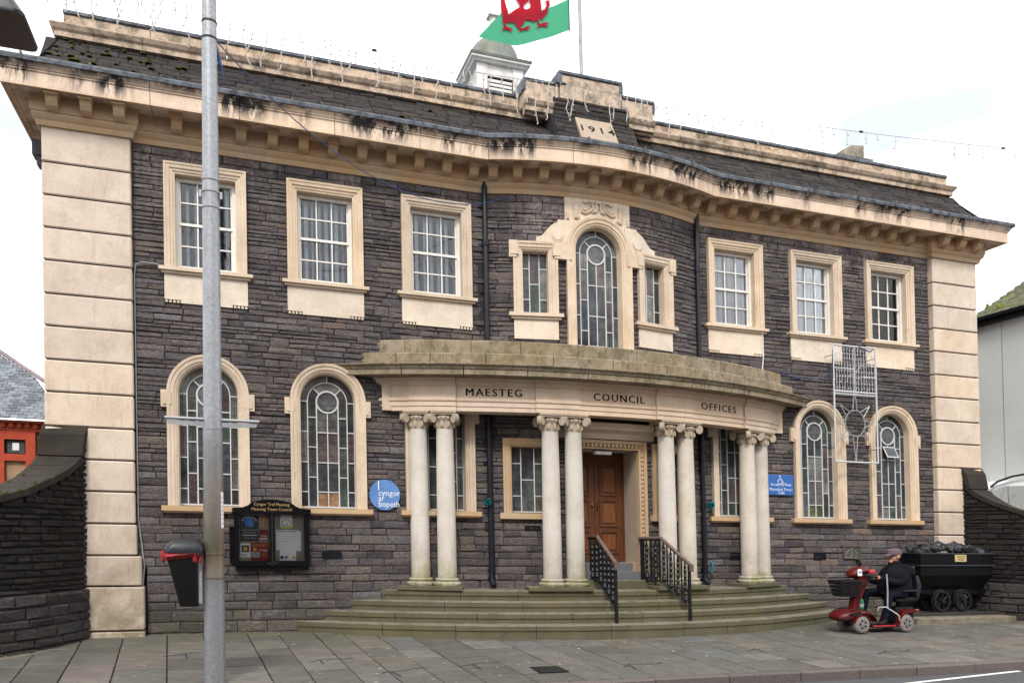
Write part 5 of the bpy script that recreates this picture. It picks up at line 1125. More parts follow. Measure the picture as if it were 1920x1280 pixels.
# blue disc
ds_ = empty('disc_sign', V((-3.42, -.05, 2.086))); tag(ds_, 'round blue sign reading cyngor ar bopeth between arched window and porch columns', 'sign')
mb = MB(); mb.prism([(-3.42+a, 2.086+b) for a, b in arcpts(0, 0, .222, 0, 360, 48)[:-1]], .035, .05, FX); mb.build('sign_disc', MT['disc_blue'], ds_); mb = MB(); mb.lathe([(.06, 0), (.06, .034)], (-3.42, -.034, 2.086), 12, 'y'); mb.build('sign_fixing', MT['alu'], ds_)
mb = MB(); quadbar(mb, FX, -3.515, -3.502, 2.15, 2.285, .05, .0515); text('cyngor', .118, -3.515, 2.075, .0515, FX, mb, 'LEFT', sx=.98); text('ar', .118, -3.515, 1.998, .0515, FX, mb, 'LEFT', sx=.9); text('bopeth', .118, -3.515, 1.915, .0515, FX, mb, 'LEFT', sx=.92); mb.build('sign_letters', MT['white_text'], ds_)
# access sign
ac = empty('access_sign', V((3.38, -.05, 2.26))); tag(ac, 'blue rectangular wheelchair access sign on the wall right of the porch', 'sign')
mb = MB(); quadbar(mb, FX, 3.12, 3.635, 2.262, 2.605, .03, .042); mb.build('sign_plate', MT['sign_blue'], ac)
mb = MB(); text('Access to Rear', .069, 3.385, 2.418, .0435, FX, mb); text("Mynediad Trwy'r", .069, 3.385, 2.335, .0435, FX, mb); text('Cefn', .069, 3.385, 2.277, .0435, FX, mb)
w0, wz = 3.385, 2.51; mb.tube([FX(w0-.02+.045*math.cos(R_(a)), wz-.02+.045*math.sin(R_(a)), .044) for a in range(130, 365, 18)], .006, 4); mb.tube([FX(w0-.02, wz+.05, .044), FX(w0-.014, wz-.005, .044), FX(w0+.03, wz-.005, .044), FX(w0+.05, wz-.055, .044), FX(w0+.066, wz-.05, .044)], .007, 4); mb.tube([FX(w0-.018, wz+.025, .044), FX(w0+.02, wz+.025, .044)], .005, 4); mb.prism([(w0-.022+a, wz+.07+b) for a, b in arcpts(0, 0, .013, 0, 360, 10)[:-1]], .042, .046, FX); mb.build('sign_letters', MT['white_text'], ac)
# framed plaque
pq = empty('wall_plaque', V((4.84, -.03, 1.16))); tag(pq, 'small framed dark plaque low on the stone wall above the mobility scooter', 'plaque')
mb = MB(); mb.sweep([(4.655, 1.175), (5.03, 1.175), (5.03, 1.41), (4.655, 1.41)], [(0, .0), (0, .04), (.018, .04), (.018, .0)], FX, closed=True); mb.build('plaque_frame', plain('bronze', (.11, .09, .06), .5), pq); mb = MB(); quadbar(mb, FX, 4.655, 5.03, 1.175, 1.41, .0, .02); mb.build('plaque_panel', plain('plaque_grey', (.06, .065, .06), .5), pq)
mb = MB(); mb.tube([FX(a, b, .022) for a, b in ((4.84, 1.38), (4.835, 1.33), (4.85, 1.28), (4.835, 1.22), (4.81, 1.20))], .006, 4); mb.tube([FX(a, b, .022) for a, b in ((4.70, 1.385), (4.99, 1.385))], .005, 4)
for s in (-1, 1): mb.tube([FX(4.84+s*q, b, .022) for q, b in ((.05, 1.34), (.10, 1.29), (.13, 1.20), (.03, 1.21))], .004, 4)
mb.build('plaque_relief', plain('relief_grey', (.26, .25, .22), .5), pq)
# foil rosettes
for x, z, l in ((-1.90, 2.02, 'teal foil ribbon rosette tied to the left black downpipe'), (1.93, 2.05, 'teal foil ribbon rosette tied to the right black downpipe')):
    mb = MB(); c = Vector((x, -.15, z))
    for i in range(34):
        d = Vector((random.gauss(0, 1), random.gauss(0, 1)-.3, random.gauss(0, 1))).normalized(); n_ = d.cross(Vector((random.random(), random.random(), random.random()))).normalized()*.014
        p = c+d*.075; mb.add([c+n_, c-n_, c+d*.05-n_*1.3+d.cross(n_)*.4, p, c+d*.05+n_*1.3], [(0, 1, 2, 3, 4)])
    mb.tube([c+Vector((.0, .03, 0)), c+Vector((.07, .07, 0))], .012, 6)
    tag(mb.build('ribbon_rosette', MT['teal_foil']), l, 'ribbon', 'teal rosettes on the downpipes')
mb = MB(); mb.tube([(1.90, -.16, .95), (1.93, -.17, 1.05), (1.90, -.16, 1.12)], .02, 6); tag(mb.build('ribbon_tail', MT['teal_foil']), 'teal ribbon remnant near the foot of the right downpipe', 'ribbon')
# handrails
def handrail(pts, post, newel, label):
    o = empty('handrail', V((post[0], post[1], .29))); tag(o, label, 'handrail', 'iron handrails on the porch steps')
    P = [Vector(p) for p in pts]
    mb = MB()
    for p, q in zip(P, P[1:]):
        d = (q-p).normalized(); s = d.cross(Vector((0, 0, 1))).normalized()*.026; u = s.cross(d).normalized()*.018
        mb.add([a+i*s+j*u for a in (p-d*.012, q+d*.012) for i, j in ((-1, -1), (1, -1), (1.1, .3), (.6, 1), (-.6, 1), (-1.1, .3))], [tuple(range(6)), tuple(range(6, 12))[::-1]]+[(k, (k+1) % 6, 6+(k+1) % 6, 6+k) for k in range(6)])
    e = P[-1]; mb.box(e.x-.028, e.x+.028, e.y-.03, e.y+.012, e.z-.10, e.z+.015); mb.build('rail_cap', MT['rail_wood'], o)
    L_ = [sum((q-p).length for p, q in zip(P[:i+1], P[1:i+1])) for i in range(len(P))]
    def at(t):
        d = t*L_[-1]
        for i in range(len(P)-1):
            if d <= L_[i+1]+1e-6: return P[i].lerp(P[i+1], (d-L_[i])/(L_[i+1]-L_[i]))
    mb = MB(); mb.box(post[0]-.019, post[0]+.019, post[1]-.019, post[1]+.019, .285, P[-1].z-.01); mb.build('rail_post', MT['black_iron'], o)
    if newel: mb = MB(); mb.box(newel[0]-.024, newel[0]+.024, newel[1]-.024, newel[1]+.024, .715, P[0].z-.01); mb.build('rail_post', MT['black_iron'], o)
    low = lambda p: Vector((p.x, p.y, max(.38, p.z-.66)))
    mb = MB(); mb.tube([low(at(t/8)) for t in range(9)], .016, 6); mb.tube([at(t/8)-Vector((0, 0, .03)) for t in range(9)], .014, 6); mb.build('bottom_rail', MT['black_iron'], o)
    n = 13
    for i in range(n):
        p = at((i+.7)/(n+.4)); b = low(p); mb = MB(); mb.box(p.x-.008, p.x+.008, p.y-.008, p.y+.008, b.z, p.z-.01)
        if i % 2:
            z = b.z+.03
            while z < p.z-.13:
                mb.lathe([(.012, 0), (.028, .035), (.012, .07)], (p.x, p.y, z), 8); z += .085
            mb.lathe([(.01, 0), (.042, .04), (.014, .12)], (p.x, p.y, b.z+.02), 8); mb.box(p.x-.02, p.x+.02, p.y-.004, p.y+.004, b.z+.05, p.z-.10)
        mb.build('baluster', MT['black_iron'], o)
handrail([(-.335, -.30, 1.515), (-.335, -.63, 1.525), (-.335, -1.25, 1.15)], (-.335, -1.235), None, 'left iron handrail with wooden cap beside the oak door steps')
handrail([(.495, -.37, 1.505), (.685, -.72, 1.515), (.905, -1.215, 1.12)], (.893, -1.18), (.525, -.41), 'right iron handrail with square newel post and drooping wooden cap end')
# flagpole and flag
fp = MB(); fp.tube([(.125, .62, 8.6), (.115, .62, 12.0)], .034, 12); tag(fp.build('flagpole', plain('pole_white', (.30, .31, .35), .45), smooth=40), 'slim pale flagpole rising behind the centre of the parapet', 'flagpole')
def FY(x): return .60+.045*math.sin(5.2*x+.6)+.014*math.sin(11*x)
def flagp(u, v):
    x = -.085-1.60*u+.95*u*v*.93-.02*v; z = 9.92-1.05*u+.60*u*u+v*(1.02+.35*u-.35*u*u); return (x, z)
mb = MB(); NU, NV = 28, 16; vs = []
for j in range(NV+1):
    for i in range(NU+1): x, z = flagp(i/NU, j/NV); vs.append((x, FY(x), z))
fs = []; mi = []
for j in range(NV):
    for i in range(NU): fs.append((j*(NU+1)+i, j*(NU+1)+i+1, (j+1)*(NU+1)+i+1, (j+1)*(NU+1)+i)); mi.append(0 if j < NV/2 else 1)
mb.v = vs; mb.f = fs; mb.mi = mi
flag = mb.build('flag', [MT['flag_green'], MT['flag_white']], smooth=60); tag(flag, 'green and white flag with a red dragon flying beside the flagpole', 'flag')
import bmesh
DR = [(-1.27, 9.828), (-1.223, 9.911), (-1.106, 10.009), (-1.027, 10.088), (-0.893, 10.184), (-0.873, 10.124), (-0.839, 10.112), (-0.779, 10.137), (-0.772, 10.198), (-0.796, 10.255), (-0.762, 10.337), (-0.708, 10.411), (-0.609, 10.432), (-0.597, 10.373), (-0.621, 10.305), (-0.604, 10.234), (-0.598, 10.167), (-0.597, 10.099), (-0.536, 10.149), (-0.502, 10.225), (-0.511, 10.26), (-0.543, 10.282), (-0.507, 10.282), (-0.502, 10.333), (-0.48, 10.292), (-0.443, 10.344), (-0.458, 10.278), (-0.442, 10.241), (-0.479, 10.173), (-0.478, 10.111), (-0.539, 10.036), (-0.57, 9.986), (-0.6, 9.946), (-0.606, 9.985), (-0.639, 9.988), (-0.642, 9.94), (-0.628, 9.887), (-0.521, 9.94), (-0.466, 9.92), (-0.522, 9.896), (-0.47, 9.866), (-0.576, 9.86), (-0.642, 9.834), (-0.702, 9.797), (-0.655, 9.853), (-0.667, 9.91), (-0.692, 9.942), (-0.732, 9.903), (-0.771, 9.929), (-0.849, 9.94), (-0.889, 9.876), (-0.936, 9.823), (-0.917, 9.794), (-0.825, 9.84), (-0.762, 9.859), (-0.819, 9.819), (-0.76, 9.81), (-0.826, 9.796), (-0.797, 9.762), (-0.852, 9.779), (-0.918, 9.759), (-0.981, 9.724), (-0.943, 9.769), (-0.994, 9.805), (-1.019, 9.852), (-1.061, 9.831), (-1.012, 9.89), (-1.083, 9.86), (-1.187, 9.827), (-1.213, 9.807), (-1.188, 9.759), (-1.124, 9.76), (-1.062, 9.791), (-1.105, 9.751), (-1.064, 9.731), (-1.118, 9.724), (-1.091, 9.689), (-1.164, 9.712), (-1.228, 9.689), (-1.295, 9.647), (-1.253, 9.705), (-1.239, 9.754), (-1.258, 9.8)]
from mathutils.geometry import tessellate_polygon
bm = bmesh.new(); vs = [bm.verts.new((x, 0, z)) for x, z in DR]
for t3 in tessellate_polygon([[Vector((x, z, 0)) for x, z in DR]]):
    try: bm.faces.new([vs[i] for i in t3])
    except ValueError: pass
for _ in range(2): bmesh.ops.subdivide_edges(bm, edges=[e for e in bm.edges if e.calc_length() > .05], cuts=2); bmesh.ops.triangulate(bm, faces=bm.faces[:])
mb = MB(); idx = {v: i for i, v in enumerate(bm.verts)}; vv = [v.co.copy() for v in bm.verts]; ff = [tuple(idx[v] for v in f.verts) for f in bm.faces]; bm.free()
for o_ in (-.02, .02): mb.add([(v.x, FY(v.x)+o_, v.z) for v in vv], ff)
for o_ in (-.02, .02):       # neck, head and raised wing carry on above the frame
    for poly in ([(-.80, 10.30), (-.60, 10.30), (-.56, 10.45), (-.42, 10.52), (-.40, 10.58), (-.55, 10.60), (-.66, 10.62), (-.72, 10.48)], [(-.92, 10.14), (-.80, 10.26), (-.78, 10.60), (-.98, 10.72), (-.96, 10.5), (-1.10, 10.56), (-1.05, 10.35)], [(-1.22, 9.86), (-1.15, 9.98), (-1.22, 10.2), (-1.12, 10.34), (-1.18, 10.36), (-1.28, 10.2), (-1.27, 9.9)]):
        mb.add([(x, FY(x)+o_*1.2, z) for x, z in poly], [tuple(range(len(poly)))])
mb.build('flag_dragon', MT['flag_red'], flag)
mb = MB(); mb.tube([(-.085, FY(-.085), 9.9), (-.09, FY(-.1), 10.95)], .012, 5); mb.tube([(-.07, FY(-.08), 9.95), (.11, .60, 9.75)], .004, 4); mb.tube([(-.07, FY(-.08), 10.93), (.11, .60, 11.0)], .004, 4); mb.build('flag_hoist', MT['wire_blue'], flag)
# ------------------------------------------------------------------ icicle lights strung along the street
CB = [(-9.5, 7.3), (-7.4, 7.06), (-6.5, 6.93), (-5.66, 6.85), (-5.57, 6.79), (-4.99, 6.775), (-4.33, 6.795), (-3.99, 6.785), (-3.03, 6.76), (-2.23, 6.785), (-1.80, 6.825), (-.975, 6.83), (-.545, 6.835), (.51, 6.88), (1.97, 6.935), (2.97, 6.995), (3.85, 7.06), (5.37, 7.17), (9, 7.45)]
def cz(x):
    for (a, za), (b, zb) in zip(CB, CB[1:]):
        if a <= x <= b: return za+(zb-za)*(x-a)/(b-a)
il = empty('icicle_lights', V((-5.57, -3.1, 6.79))); tag(il, 'unlit white icicle light string slung from the grey pole across the roofline', 'light string')
mb = MB(); mb.tube([(x, -3.1, z) for x, z in CB], .0038, 5); mb.build('light_cable', MT['poster_grey'], il, smooth=60)
x = -7.35
while x < 8.5:
    if not -5.80 < x < -5.48:
        mb = MB(); p = Vector((x, -3.1, cz(x))); pts = [p]; n = random.choice((2, 3, 4, 4, 5, 6, 6)); side = random.choice((-1, 1))
        if x > 1.2: n = random.choice((1, 1, 2, 3))
        for i in range(n):
            p = p+Vector((random.uniform(-.02, .035)*side, random.uniform(-.01, .01), -random.uniform(.05, .085))); pts.append(p)
            if random.random() < .3: side = -side
        mb.tube(pts, .0058, 4)
        for q in pts[1:]:
            d = Vector((random.uniform(-1, 1), random.uniform(-.4, .4), random.uniform(-1, .1))).normalized(); mb.tube([q, q+d*.028], [.0075, .005], 4)
        mb.build('icicle_strand', MT['led_white'], il)
    x += random.choice((.07, .09, .11, .13, .16))*(1 if x < 1.5 else 2.0)
mb = MB()
for x in (-4.0, -1.86, -1.78, 2.5, 5.0): mb.tube([(x, -3.1, cz(x)+.004), (x+.05, -3.1, cz(x+.05)+.004)], .014, 6)
mb.build('cable_connector', MT['wire_black'], il)
a, b = Vector((-5.60, -3.13, 6.55)), Vector((-1.50, -.20, 6.63)); mb = MB(); mb.tube([a.lerp(b, t/24)-Vector((0, 0, .66*4*(t/24)*(1-t/24))) for t in range(25)], .0062, 5); tag(mb.build('overhead_cable', MT['wire_blue'], smooth=60), 'dark blue cable sagging from the grey pole to the bowed wall', 'cable')
mb = MB(); mb.tube([(-5.60, -3.13, 6.5), (-5.57, -3.10, 6.38), (-5.53, -3.1, 6.18)], [.012, .018, .004], 5); mb.tube([(-5.6, -3.1, 6.42), (-5.55, -3.1, 6.3)], .02, 5); tag(mb.build('cable_plug', MT['wire_blue']), 'loose cable plug dangling from the grey pole', 'cable plug')
mb = MB(); mb.tube([(3.42, -.05, 4.36), (3.62, -.04, 4.31), (3.9, -.04, 4.29), (4.2, -.05, 4.30), (4.36, -.2, 4.40), (4.36, -.24, 4.75)], .008, 5); tag(mb.build('wall_cable', MT['wire_blue'], smooth=60), 'blue cable from the porch roof to the star decoration', 'cable')
# star decoration in a white frame
sr_ = empty('star_decoration', V((4.8, -.25, 2.85))); tag(sr_, 'white framed unlit star light decoration fixed to the wall between arched windows', 'light decoration')
mb = MB(); y = -.25; A_, B_, C_, D_, E_ = 4.362, 5.262, 2.86, 4.03, 4.875
def bar(mb, p, q, r=.013): mb.tube([(p[0], y, p[1]), (q[0], y, q[1])], r, 6)
for p, q in (((A_, C_), (A_, E_)), ((B_, C_), (B_, E_)), ((A_, E_), (B_, E_)), ((A_, C_), (B_, C_)), ((A_, D_), (B_, D_)), ((A_, D_+.05), (B_, D_+.05))): bar(mb, p, q, .015)
for z, x0, x1 in ((4.48, A_, 4.80), (4.36, 4.98, B_)): bar(mb, (x0, z), (x1, z), .01)
bar(mb, (4.80, 4.08), (4.80, E_), .01); mb.build('star_frame', MT['bar_white'], sr_)
mb = MB()
for x, z in ((A_, 4.7), (B_, 4.7), (A_, 3.1), (B_, 3.1)): mb.tube([(x, y, z), (x, 0, z)], .006, 6)
mb.build('frame_bracket', MT['wire_black'], sr_)
for i in range(15):
    x = A_+.05+i*.058; mb = MB(); pts = [(x+random.uniform(-.008, .008), y-.01, E_-.02-k*.1-random.uniform(0, .02)) for k in range(9)]; mb.tube(pts, .0042, 4)
    for p in pts[::1]: mb.tube([p, (p[0]+.018, y-.02, p[2]-.012)], .006, 4)
    mb.build('light_strand', MT['chrome'], sr_)
mb = MB(); mb.tube([(4.80, y, 4.12), (4.78, y, 4.40), (5.03, y, 4.60)], .008, 5); mb.tube([(4.81, y, 4.42), (4.66, y, 4.34)], .008, 5); mb.tube([(4.80, y-.01, 4.86), (4.79, y, 4.5)], .01, 5)
cx_, cz_ = 4.79, 3.535; mb.tube([(cx_+.21*math.cos(R_(a)), y, cz_+.225*math.sin(R_(a))) for a in range(0, 361, 15)], .009, 5)
tips = [(90, .62), (135, .44), (45, .45), (180, .36), (0, .36), (225, .40), (315, .40), (270, .68)]
for a, l in tips:
    w_ = 13 if a in (90, 270) else 15
    for s in (-1, 1): mb.tube([(cx_+.21*math.cos(R_(a+s*w_)), y, cz_+.225*math.sin(R_(a+s*w_))), (cx_+l*math.cos(R_(a)), y, cz_+l*math.sin(R_(a)))], .009, 5)
mb.build('star_outline', MT['alu'], sr_)
mb = MB(); mb.tube([(4.9, y-.02, E_), (5.0, y-.03, E_-.05), (5.12, y-.03, E_-.07), (5.2, y-.02, E_-.02)], .01, 5); mb.tube([(A_-.01, y, 4.3), (A_-.012, y, 4.8)], .008, 5); mb.build('decoration_lead', MT['wire_blue'], sr_)
# ------------------------------------------------------------------ coal tram
tr = empty('coal_tram', V((6.45, -.5, .15))); tag(tr, 'black riveted mine tram on rails loaded with coal by the right pilaster', 'mine tram')
bp_ = MT['black_paint']; xa, xb, ya, yb = 5.62, 7.26, -.76, -.19
mb = MB(); mb.bbox(xa, xb, ya-.02, yb, 1.09, 1.292, .012); mb.bbox(xa+.02, xb-.02, ya, yb, .91, 1.09, .006); loft(mb, [[(xa+.02, ya, .91), (xb-.02, ya, .91), (xb-.02, yb, .91), (xa+.02, yb, .91)], [(xa+.06, ya+.17, .66), (xb-.10, ya+.17, .66), (xb-.10, yb-.1, .66), (xa+.06, yb-.1, .66)]][::-1]); mb.build('tram_body', bp_, tr)
mb = MB()
for z in (1.292, 1.088): mb.box(xa-.008, xb+.008, ya-.034, yb+.02, z-.006, z+.012)
mb.build('tram_band', plain('tram_edge', (.03, .032, .038), .3, .5), tr)
mb = MB(); mb.box(xa+.02, xb-.05, ya+.16, yb-.08, .585, .665); mb.box(xa-.10, xa+.02, -.50, -.44, .59, .65); mb.box(xb-.05, xb+.10, -.50, -.44, .59, .65); mb.build('tram_chassis', bp_, tr)
mb = MB(); mb.tube([(xa-.02, ya+.12, .58), (xa-.09, ya+.12, .61), (xa-.16, ya+.1, .56)], .015, 6); mb.tube([(xb-.06, ya+.1, .56), (xb+.02, ya+.1, .63), (xb+.08, ya+.1, .61)], .015, 6); mb.build('coupling_hook', MT['black_iron'], tr)
for x in (6.20, 6.68):
    for yy in (ya+.12, yb-.14):
        mb = MB(); mb.lathe([(.145, -.02), (.185, -.02), (.185, .015), (.20, .02), (.20, .035), (.145, .035), (.145, -.02)], (x, yy, .468), 28, 'y', cap=False); mb.lathe([(.04, -.045), (.05, .03)], (x, yy, .468), 12, 'y')
        for i in range(7): an = 2*math.pi*i/7+.3; mb.tube([(x+.03*math.cos(an), yy, .468+.03*math.sin(an)), (x+.155*math.cos(an+.25), yy, .468+.155*math.sin(an+.25))], .013, 5)
        mb.build('tram_wheel', MT['black_iron'], tr, smooth=35)
    mb = MB(); mb.tube([(x, ya+.1, .468), (x, yb-.1, .468)], .025, 8); mb.build('tram_axle', MT['black_iron'], tr)
for yy in (ya+.12, yb-.14): mb = MB(); mb.box(5.45, 7.5, yy-.02, yy+.02, .24, .268); mb.box(5.45, 7.5, yy-.008, yy+.008, .20, .24); mb.build('tram_rail', plain('rail_steel', (.07, .065, .065), .4, .5, .4), tr)
mb = MB(); mb.bbox(5.35, 7.55, -.95, -.02, .08, .205, .01); mb.build('tram_plinth', MT['gate_step'], tr)
mb = MB(); mb.bbox(6.37, 6.625, ya-.030, ya-.018, 1.155, 1.275, .003); pl_ = mb.build('brass_plate', plain('plate_gold', (.52, .40, .19), .45, .5), tr); mb = MB()
for i in range(4): mb.box(6.40+.01*i, 6.60-.012*i, ya-.032, ya-.0305, 1.245-i*.022, 1.252-i*.022)
mb.build('plate_text', MT['incised'], pl_)
for i in range(26):
    t = random.random(); x = xa+.1+(xb-xa-.2)*((i % 13)+.5)/13+random.uniform(-.04, .04); yy = ya+.13+(.17 if i < 13 else .33)*1+random.uniform(-.06, .04)-.1; r = random.uniform(.07, .125); hz = 1.285+.10*math.sin(math.pi*(x-xa)/(xb-xa))**.7+(.035 if i >= 13 else -.01)
    bm = bmesh.new(); bmesh.ops.create_icosphere(bm, subdivisions=1, radius=r)
    for v in bm.verts: v.co = Vector((v.co.x*random.uniform(.8, 1.35), v.co.y*random.uniform(.75, 1.15), v.co.z*random.uniform(.55, .95)))
    mb = MB(); ii = {v: k for k, v in enumerate(bm.verts)}; ro = Matrix.Rotation(random.random()*6, 3, 'Z'); mb.add([ro @ v.co+Vector((x, yy, hz)) for v in bm.verts], [tuple(ii[v] for v in f.verts) for f in bm.faces]); bm.free()
    tag(mb.build('coal_lump', MT['coal']), 'glossy black lump of coal heaped in the mine tram', 'coal', 'coal lumps in the tram')
mb = MB(); mb.box(xa+.02, xb-.02, ya+.01, yb-.02, 1.24, 1.29); mb.build('coal_bed', MT['coal'], tr)
# ------------------------------------------------------------------ mobility scooter
red, blk = MT['scooter_red'], MT['plastic_black']; gy = gz(-1.42)
sco = empty('mobility_scooter', V((4.0, -1.42, gy))); tag(sco, 'dark red four wheeled mobility scooter with front basket and grey tyres', 'mobility scooter')
SY = lambda a, b, d: (a, d, b)
for x, z, r in ((3.625, .214, .137), (4.475, .214, .137)):
    for yy in (-1.60, -1.24):
        mb = MB(); w_ = .042; pr = [(.070, -w_), (r*.80, -w_*1.05), (r*.93, -w_*.85), (r, -w_*.45), (r, w_*.45), (r*.93, w_*.85), (r*.80, w_*1.05), (.070, w_)]
        mb.lathe(pr, (x, yy, gy+r), 30, 'y', cap=False); ty = mb.build('wheel', MT['tyre_grey'], sco, smooth=40)
        mb = MB(); s = -1 if yy < -1.4 else 1; mb.lathe([(.0705, -.03), (.0705, .03)], (x, yy, gy+r), 20, 'y'); mb.build('wheel_hub', MT['black_iron'], ty)
        mb = MB(); q = yy+s*.040
        for k in range(5):
            a = 2*math.pi*k/5; mb.prism([(x+.018*math.cos(a-.7), gy+r+.018*math.sin(a-.7)), (x+.068*math.cos(a-.25), gy+r+.068*math.sin(a-.25)), (x+.068*math.cos(a+.25), gy+r+.068*math.sin(a+.25)), (x+.018*math.cos(a+.7), gy+r+.018*math.sin(a+.7))], q-.006, q+.006, SY) if k % 1 == 0 else None
        mb.lathe([(.018, -.01), (.02, .01)], (x, q, gy+r), 10, 'y'); mb.build('wheel_spokes', MT['tyre_grey'], ty)
mb = MB(); mb.box(3.88, 4.40, -1.58, -1.26, .165, .195); mb.build('footboard', blk, sco); mb = MB(); mb.bbox(3.86, 4.40, -1.590, -1.575, .176, .198, .004); mb.build('footboard_trim', MT['reflector_red'], sco)
# rear body with its wheel arches
mb = MB(); rp = [(4.33, .20), (4.40, .37), (4.46, .42), (4.66, .445), (4.73, .42), (4.74, .33), (4.62, .30)]
rp = [(4.30, .19), (4.36, .22), (4.42, .355), (4.50, .385), (4.60, .395), (4.70, .405), (4.745, .395), (4.74, .43), (4.60, .44), (4.47, .432), (4.40, .415), (4.345, .27)]
for y0, y1 in ((-1.635, -1.545), (-1.295, -1.205)): mb = MB(); mb.prism(rp, y0, y1, SY); mb.build('rear_fender', red, sco, smooth=30)
mb = MB(); mb.bbox(4.36, 4.70, -1.55, -1.29, .22, .47, .02); mb.build('battery_cover', blk, sco)
mb = MB(); mb.bbox(4.69, 4.745, -1.62, -1.56, .385, .435, .012); mb.build('rear_light', plain('lamp_pink', (.75, .45, .45), .3), sco)
# front hood
mb = MB(); rg = []
for x, hw, zb, zt_ in ((3.265, .10, .30, .345), (3.30, .165, .27, .39), (3.40, .20, .265, .425), (3.52, .205, .29, .452), (3.62, .205, .345, .455), (3.72, .205, .36, .435), (3.82, .20, .35, .395), (3.90, .19, .30, .34), (3.94, .18, .25, .27)):
    n = 12; rg.append([(x, -1.42+hw*math.copysign(abs(math.cos(2*math.pi*k/n))**.6, math.cos(2*math.pi*k/n)), (zb+zt_)/2+(zt_-zb)/2*math.copysign(abs(math.sin(2*math.pi*k/n))**.7, math.sin(2*math.pi*k/n))) for k in range(n)])
loft(mb, rg); mb.build('front_hood', red, sco, smooth=45)
mb = MB()
for s in (-1, 1): mb.tube([(3.31, -1.42+s*.12, .385), (3.45, -1.42+s*.15, .44), (3.62, -1.42+s*.155, .457), (3.80, -1.42+s*.15, .412)], .007, 5)
mb.tube([(3.27, -1.55, .32), (3.33, -1.62, .315), (3.45, -1.63, .33)], .008, 5); mb.prism([(3.40, .39), (3.60, .43), (3.60, .37), (3.46, .345)], -1.632, -1.60, SY); mb.build('hood_trim', blk, sco)
mb = MB(); mb.tube([(3.86, -1.50, .95), (3.80, -1.52, .86), (3.72, -1.49, .70), (3.66, -1.49, .50)], .007, 5); mb.tube([(3.90, -1.56, .97), (3.84, -1.57, .90), (3.74, -1.50, .80)], .006, 5); mb.build('control_cable', blk, sco)
for yy in (-1.63, -1.21): mb = MB(); arcp = arcpts(3.625, .215, .165, 20, 165, 10)+arcpts(3.625, .215, .15, 165, 20, 10); mb.prism(arcp, yy-.02 if yy < -1.4 else yy-.06, yy+.06 if yy < -1.4 else yy+.02, SY); mb.build('front_fender', red, sco, smooth=30)
mb = MB(); mb.lathe([(.0, -.02), (.03, -.012), (.034, .01)], (3.40, -1.585, .365), 12, 'y', cap=False); mb.lathe([(.0, -.02), (.03, -.012), (.034, .01)], (3.33, -1.50, .345), 12, 'y', cap=False); mb.build('headlight', MT['chrome'], sco, smooth=50)
mb = MB(); mb.prism([(3.58, .44), (3.70, .43), (3.73, .56), (3.88, .86), (3.86, .97), (3.72, .97), (3.69, .88)], -1.475, -1.365, SY); mb.build('steering_column', red, sco, smooth=25)
mb = MB(); rg = []
for x, zc, hh, hw in ((3.57, .975, .025, .07), (3.61, .99, .06, .115), (3.70, 1.02, .075, .125), (3.80, 1.045, .065, .12), (3.88, 1.035, .05, .10), (3.95, 1.03, .03, .08)):
    n = 10; rg.append([(x, -1.42+hw*math.copysign(abs(math.cos(2*math.pi*k/n))**.7, math.cos(2*math.pi*k/n)), zc+hh*math.sin(2*math.pi*k/n)) for k in range(n)])
loft(mb, rg); mb.build('console', red, sco, smooth=45)
mb = MB(); mb.bbox(3.86, 3.97, -1.565, -1.50, .985, 1.06, .02); mb.build('console_reflector', MT['reflector_red'], sco)
mb = MB(); mb.add([(3.635, -1.5405, .985), (3.70, -1.5465, .975), (3.72, -1.535, 1.06), (3.66, -1.53, 1.07)], [(0, 1, 2, 3)]); mb.box(3.635, 3.71, -1.55, -1.538, .965, 1.055); mb.build('console_sticker', MT['paper'], sco); mb = MB(); mb.box(3.65, 3.70, -1.553, -1.5505, 1.01, 1.035); mb.build('sticker_print', MT['disc_blue'], sco)
mb = MB()
for s in (-1, 1): mb.tube([(3.82, -1.42+s*.08, .98), (3.90, -1.42+s*.17, .955), (3.93, -1.42+s*.22, .95)], .016, 8)
mb.tube([(3.75, -1.36, 1.09), (3.80, -1.35, 1.15), (3.86, -1.33, 1.17)], .006, 5); mb.build('handlebar', blk, sco)
mb = MB(); mb.tube([(3.86, -1.28, 1.02), (4.0, -1.12, 1.13)], .007, 5); mb.lathe([(.01, -.02), (.055, -.01), (.06, .01), (.02, .025)], (4.04, -1.10, 1.15), 14, 'x'); mb.build('wing_mirror', blk, sco, smooth=40)
# basket with slatted sides
mb = MB(); T0, T1 = (3.295, 3.70, -1.57, -1.27, .885), (3.35, 3.655, -1.53, -1.31, .65)
def bk(t, e=0): return [T1[i]+(T0[i]-T1[i])*t+(e if i in (0, 2) else (-e if i in (1, 3) else 0)) for i in range(5)]
for t in (0, .25, .5, .75): q = bk(t); r_ = bk(t+.19); loft(mb, [[(q[0], q[2], q[4]), (q[1], q[2], q[4]), (q[1], q[3], q[4]), (q[0], q[3], q[4])], [(r_[0], r_[2], r_[4]), (r_[1], r_[2], r_[4]), (r_[1], r_[3], r_[4]), (r_[0], r_[3], r_[4])]], False)
q = bk(0); mb.box(q[0], q[1], q[2], q[3], .645, .652)
for i in range(9):
    for yq in (0, 1):
        a, b = bk(0), bk(1); f0 = i/8; mb.tube([(a[0]+(a[1]-a[0])*f0, a[2+yq], a[4]), (b[0]+(b[1]-b[0])*f0, b[2+yq], b[4])], .006, 4)
q = bk(1); mb.tube([(q[0], q[2], q[4]), (q[1], q[2], q[4]), (q[1], q[3], q[4]), (q[0], q[3], q[4]), (q[0], q[2], q[4])], .012, 6)
mb.build('basket', blk, sco)
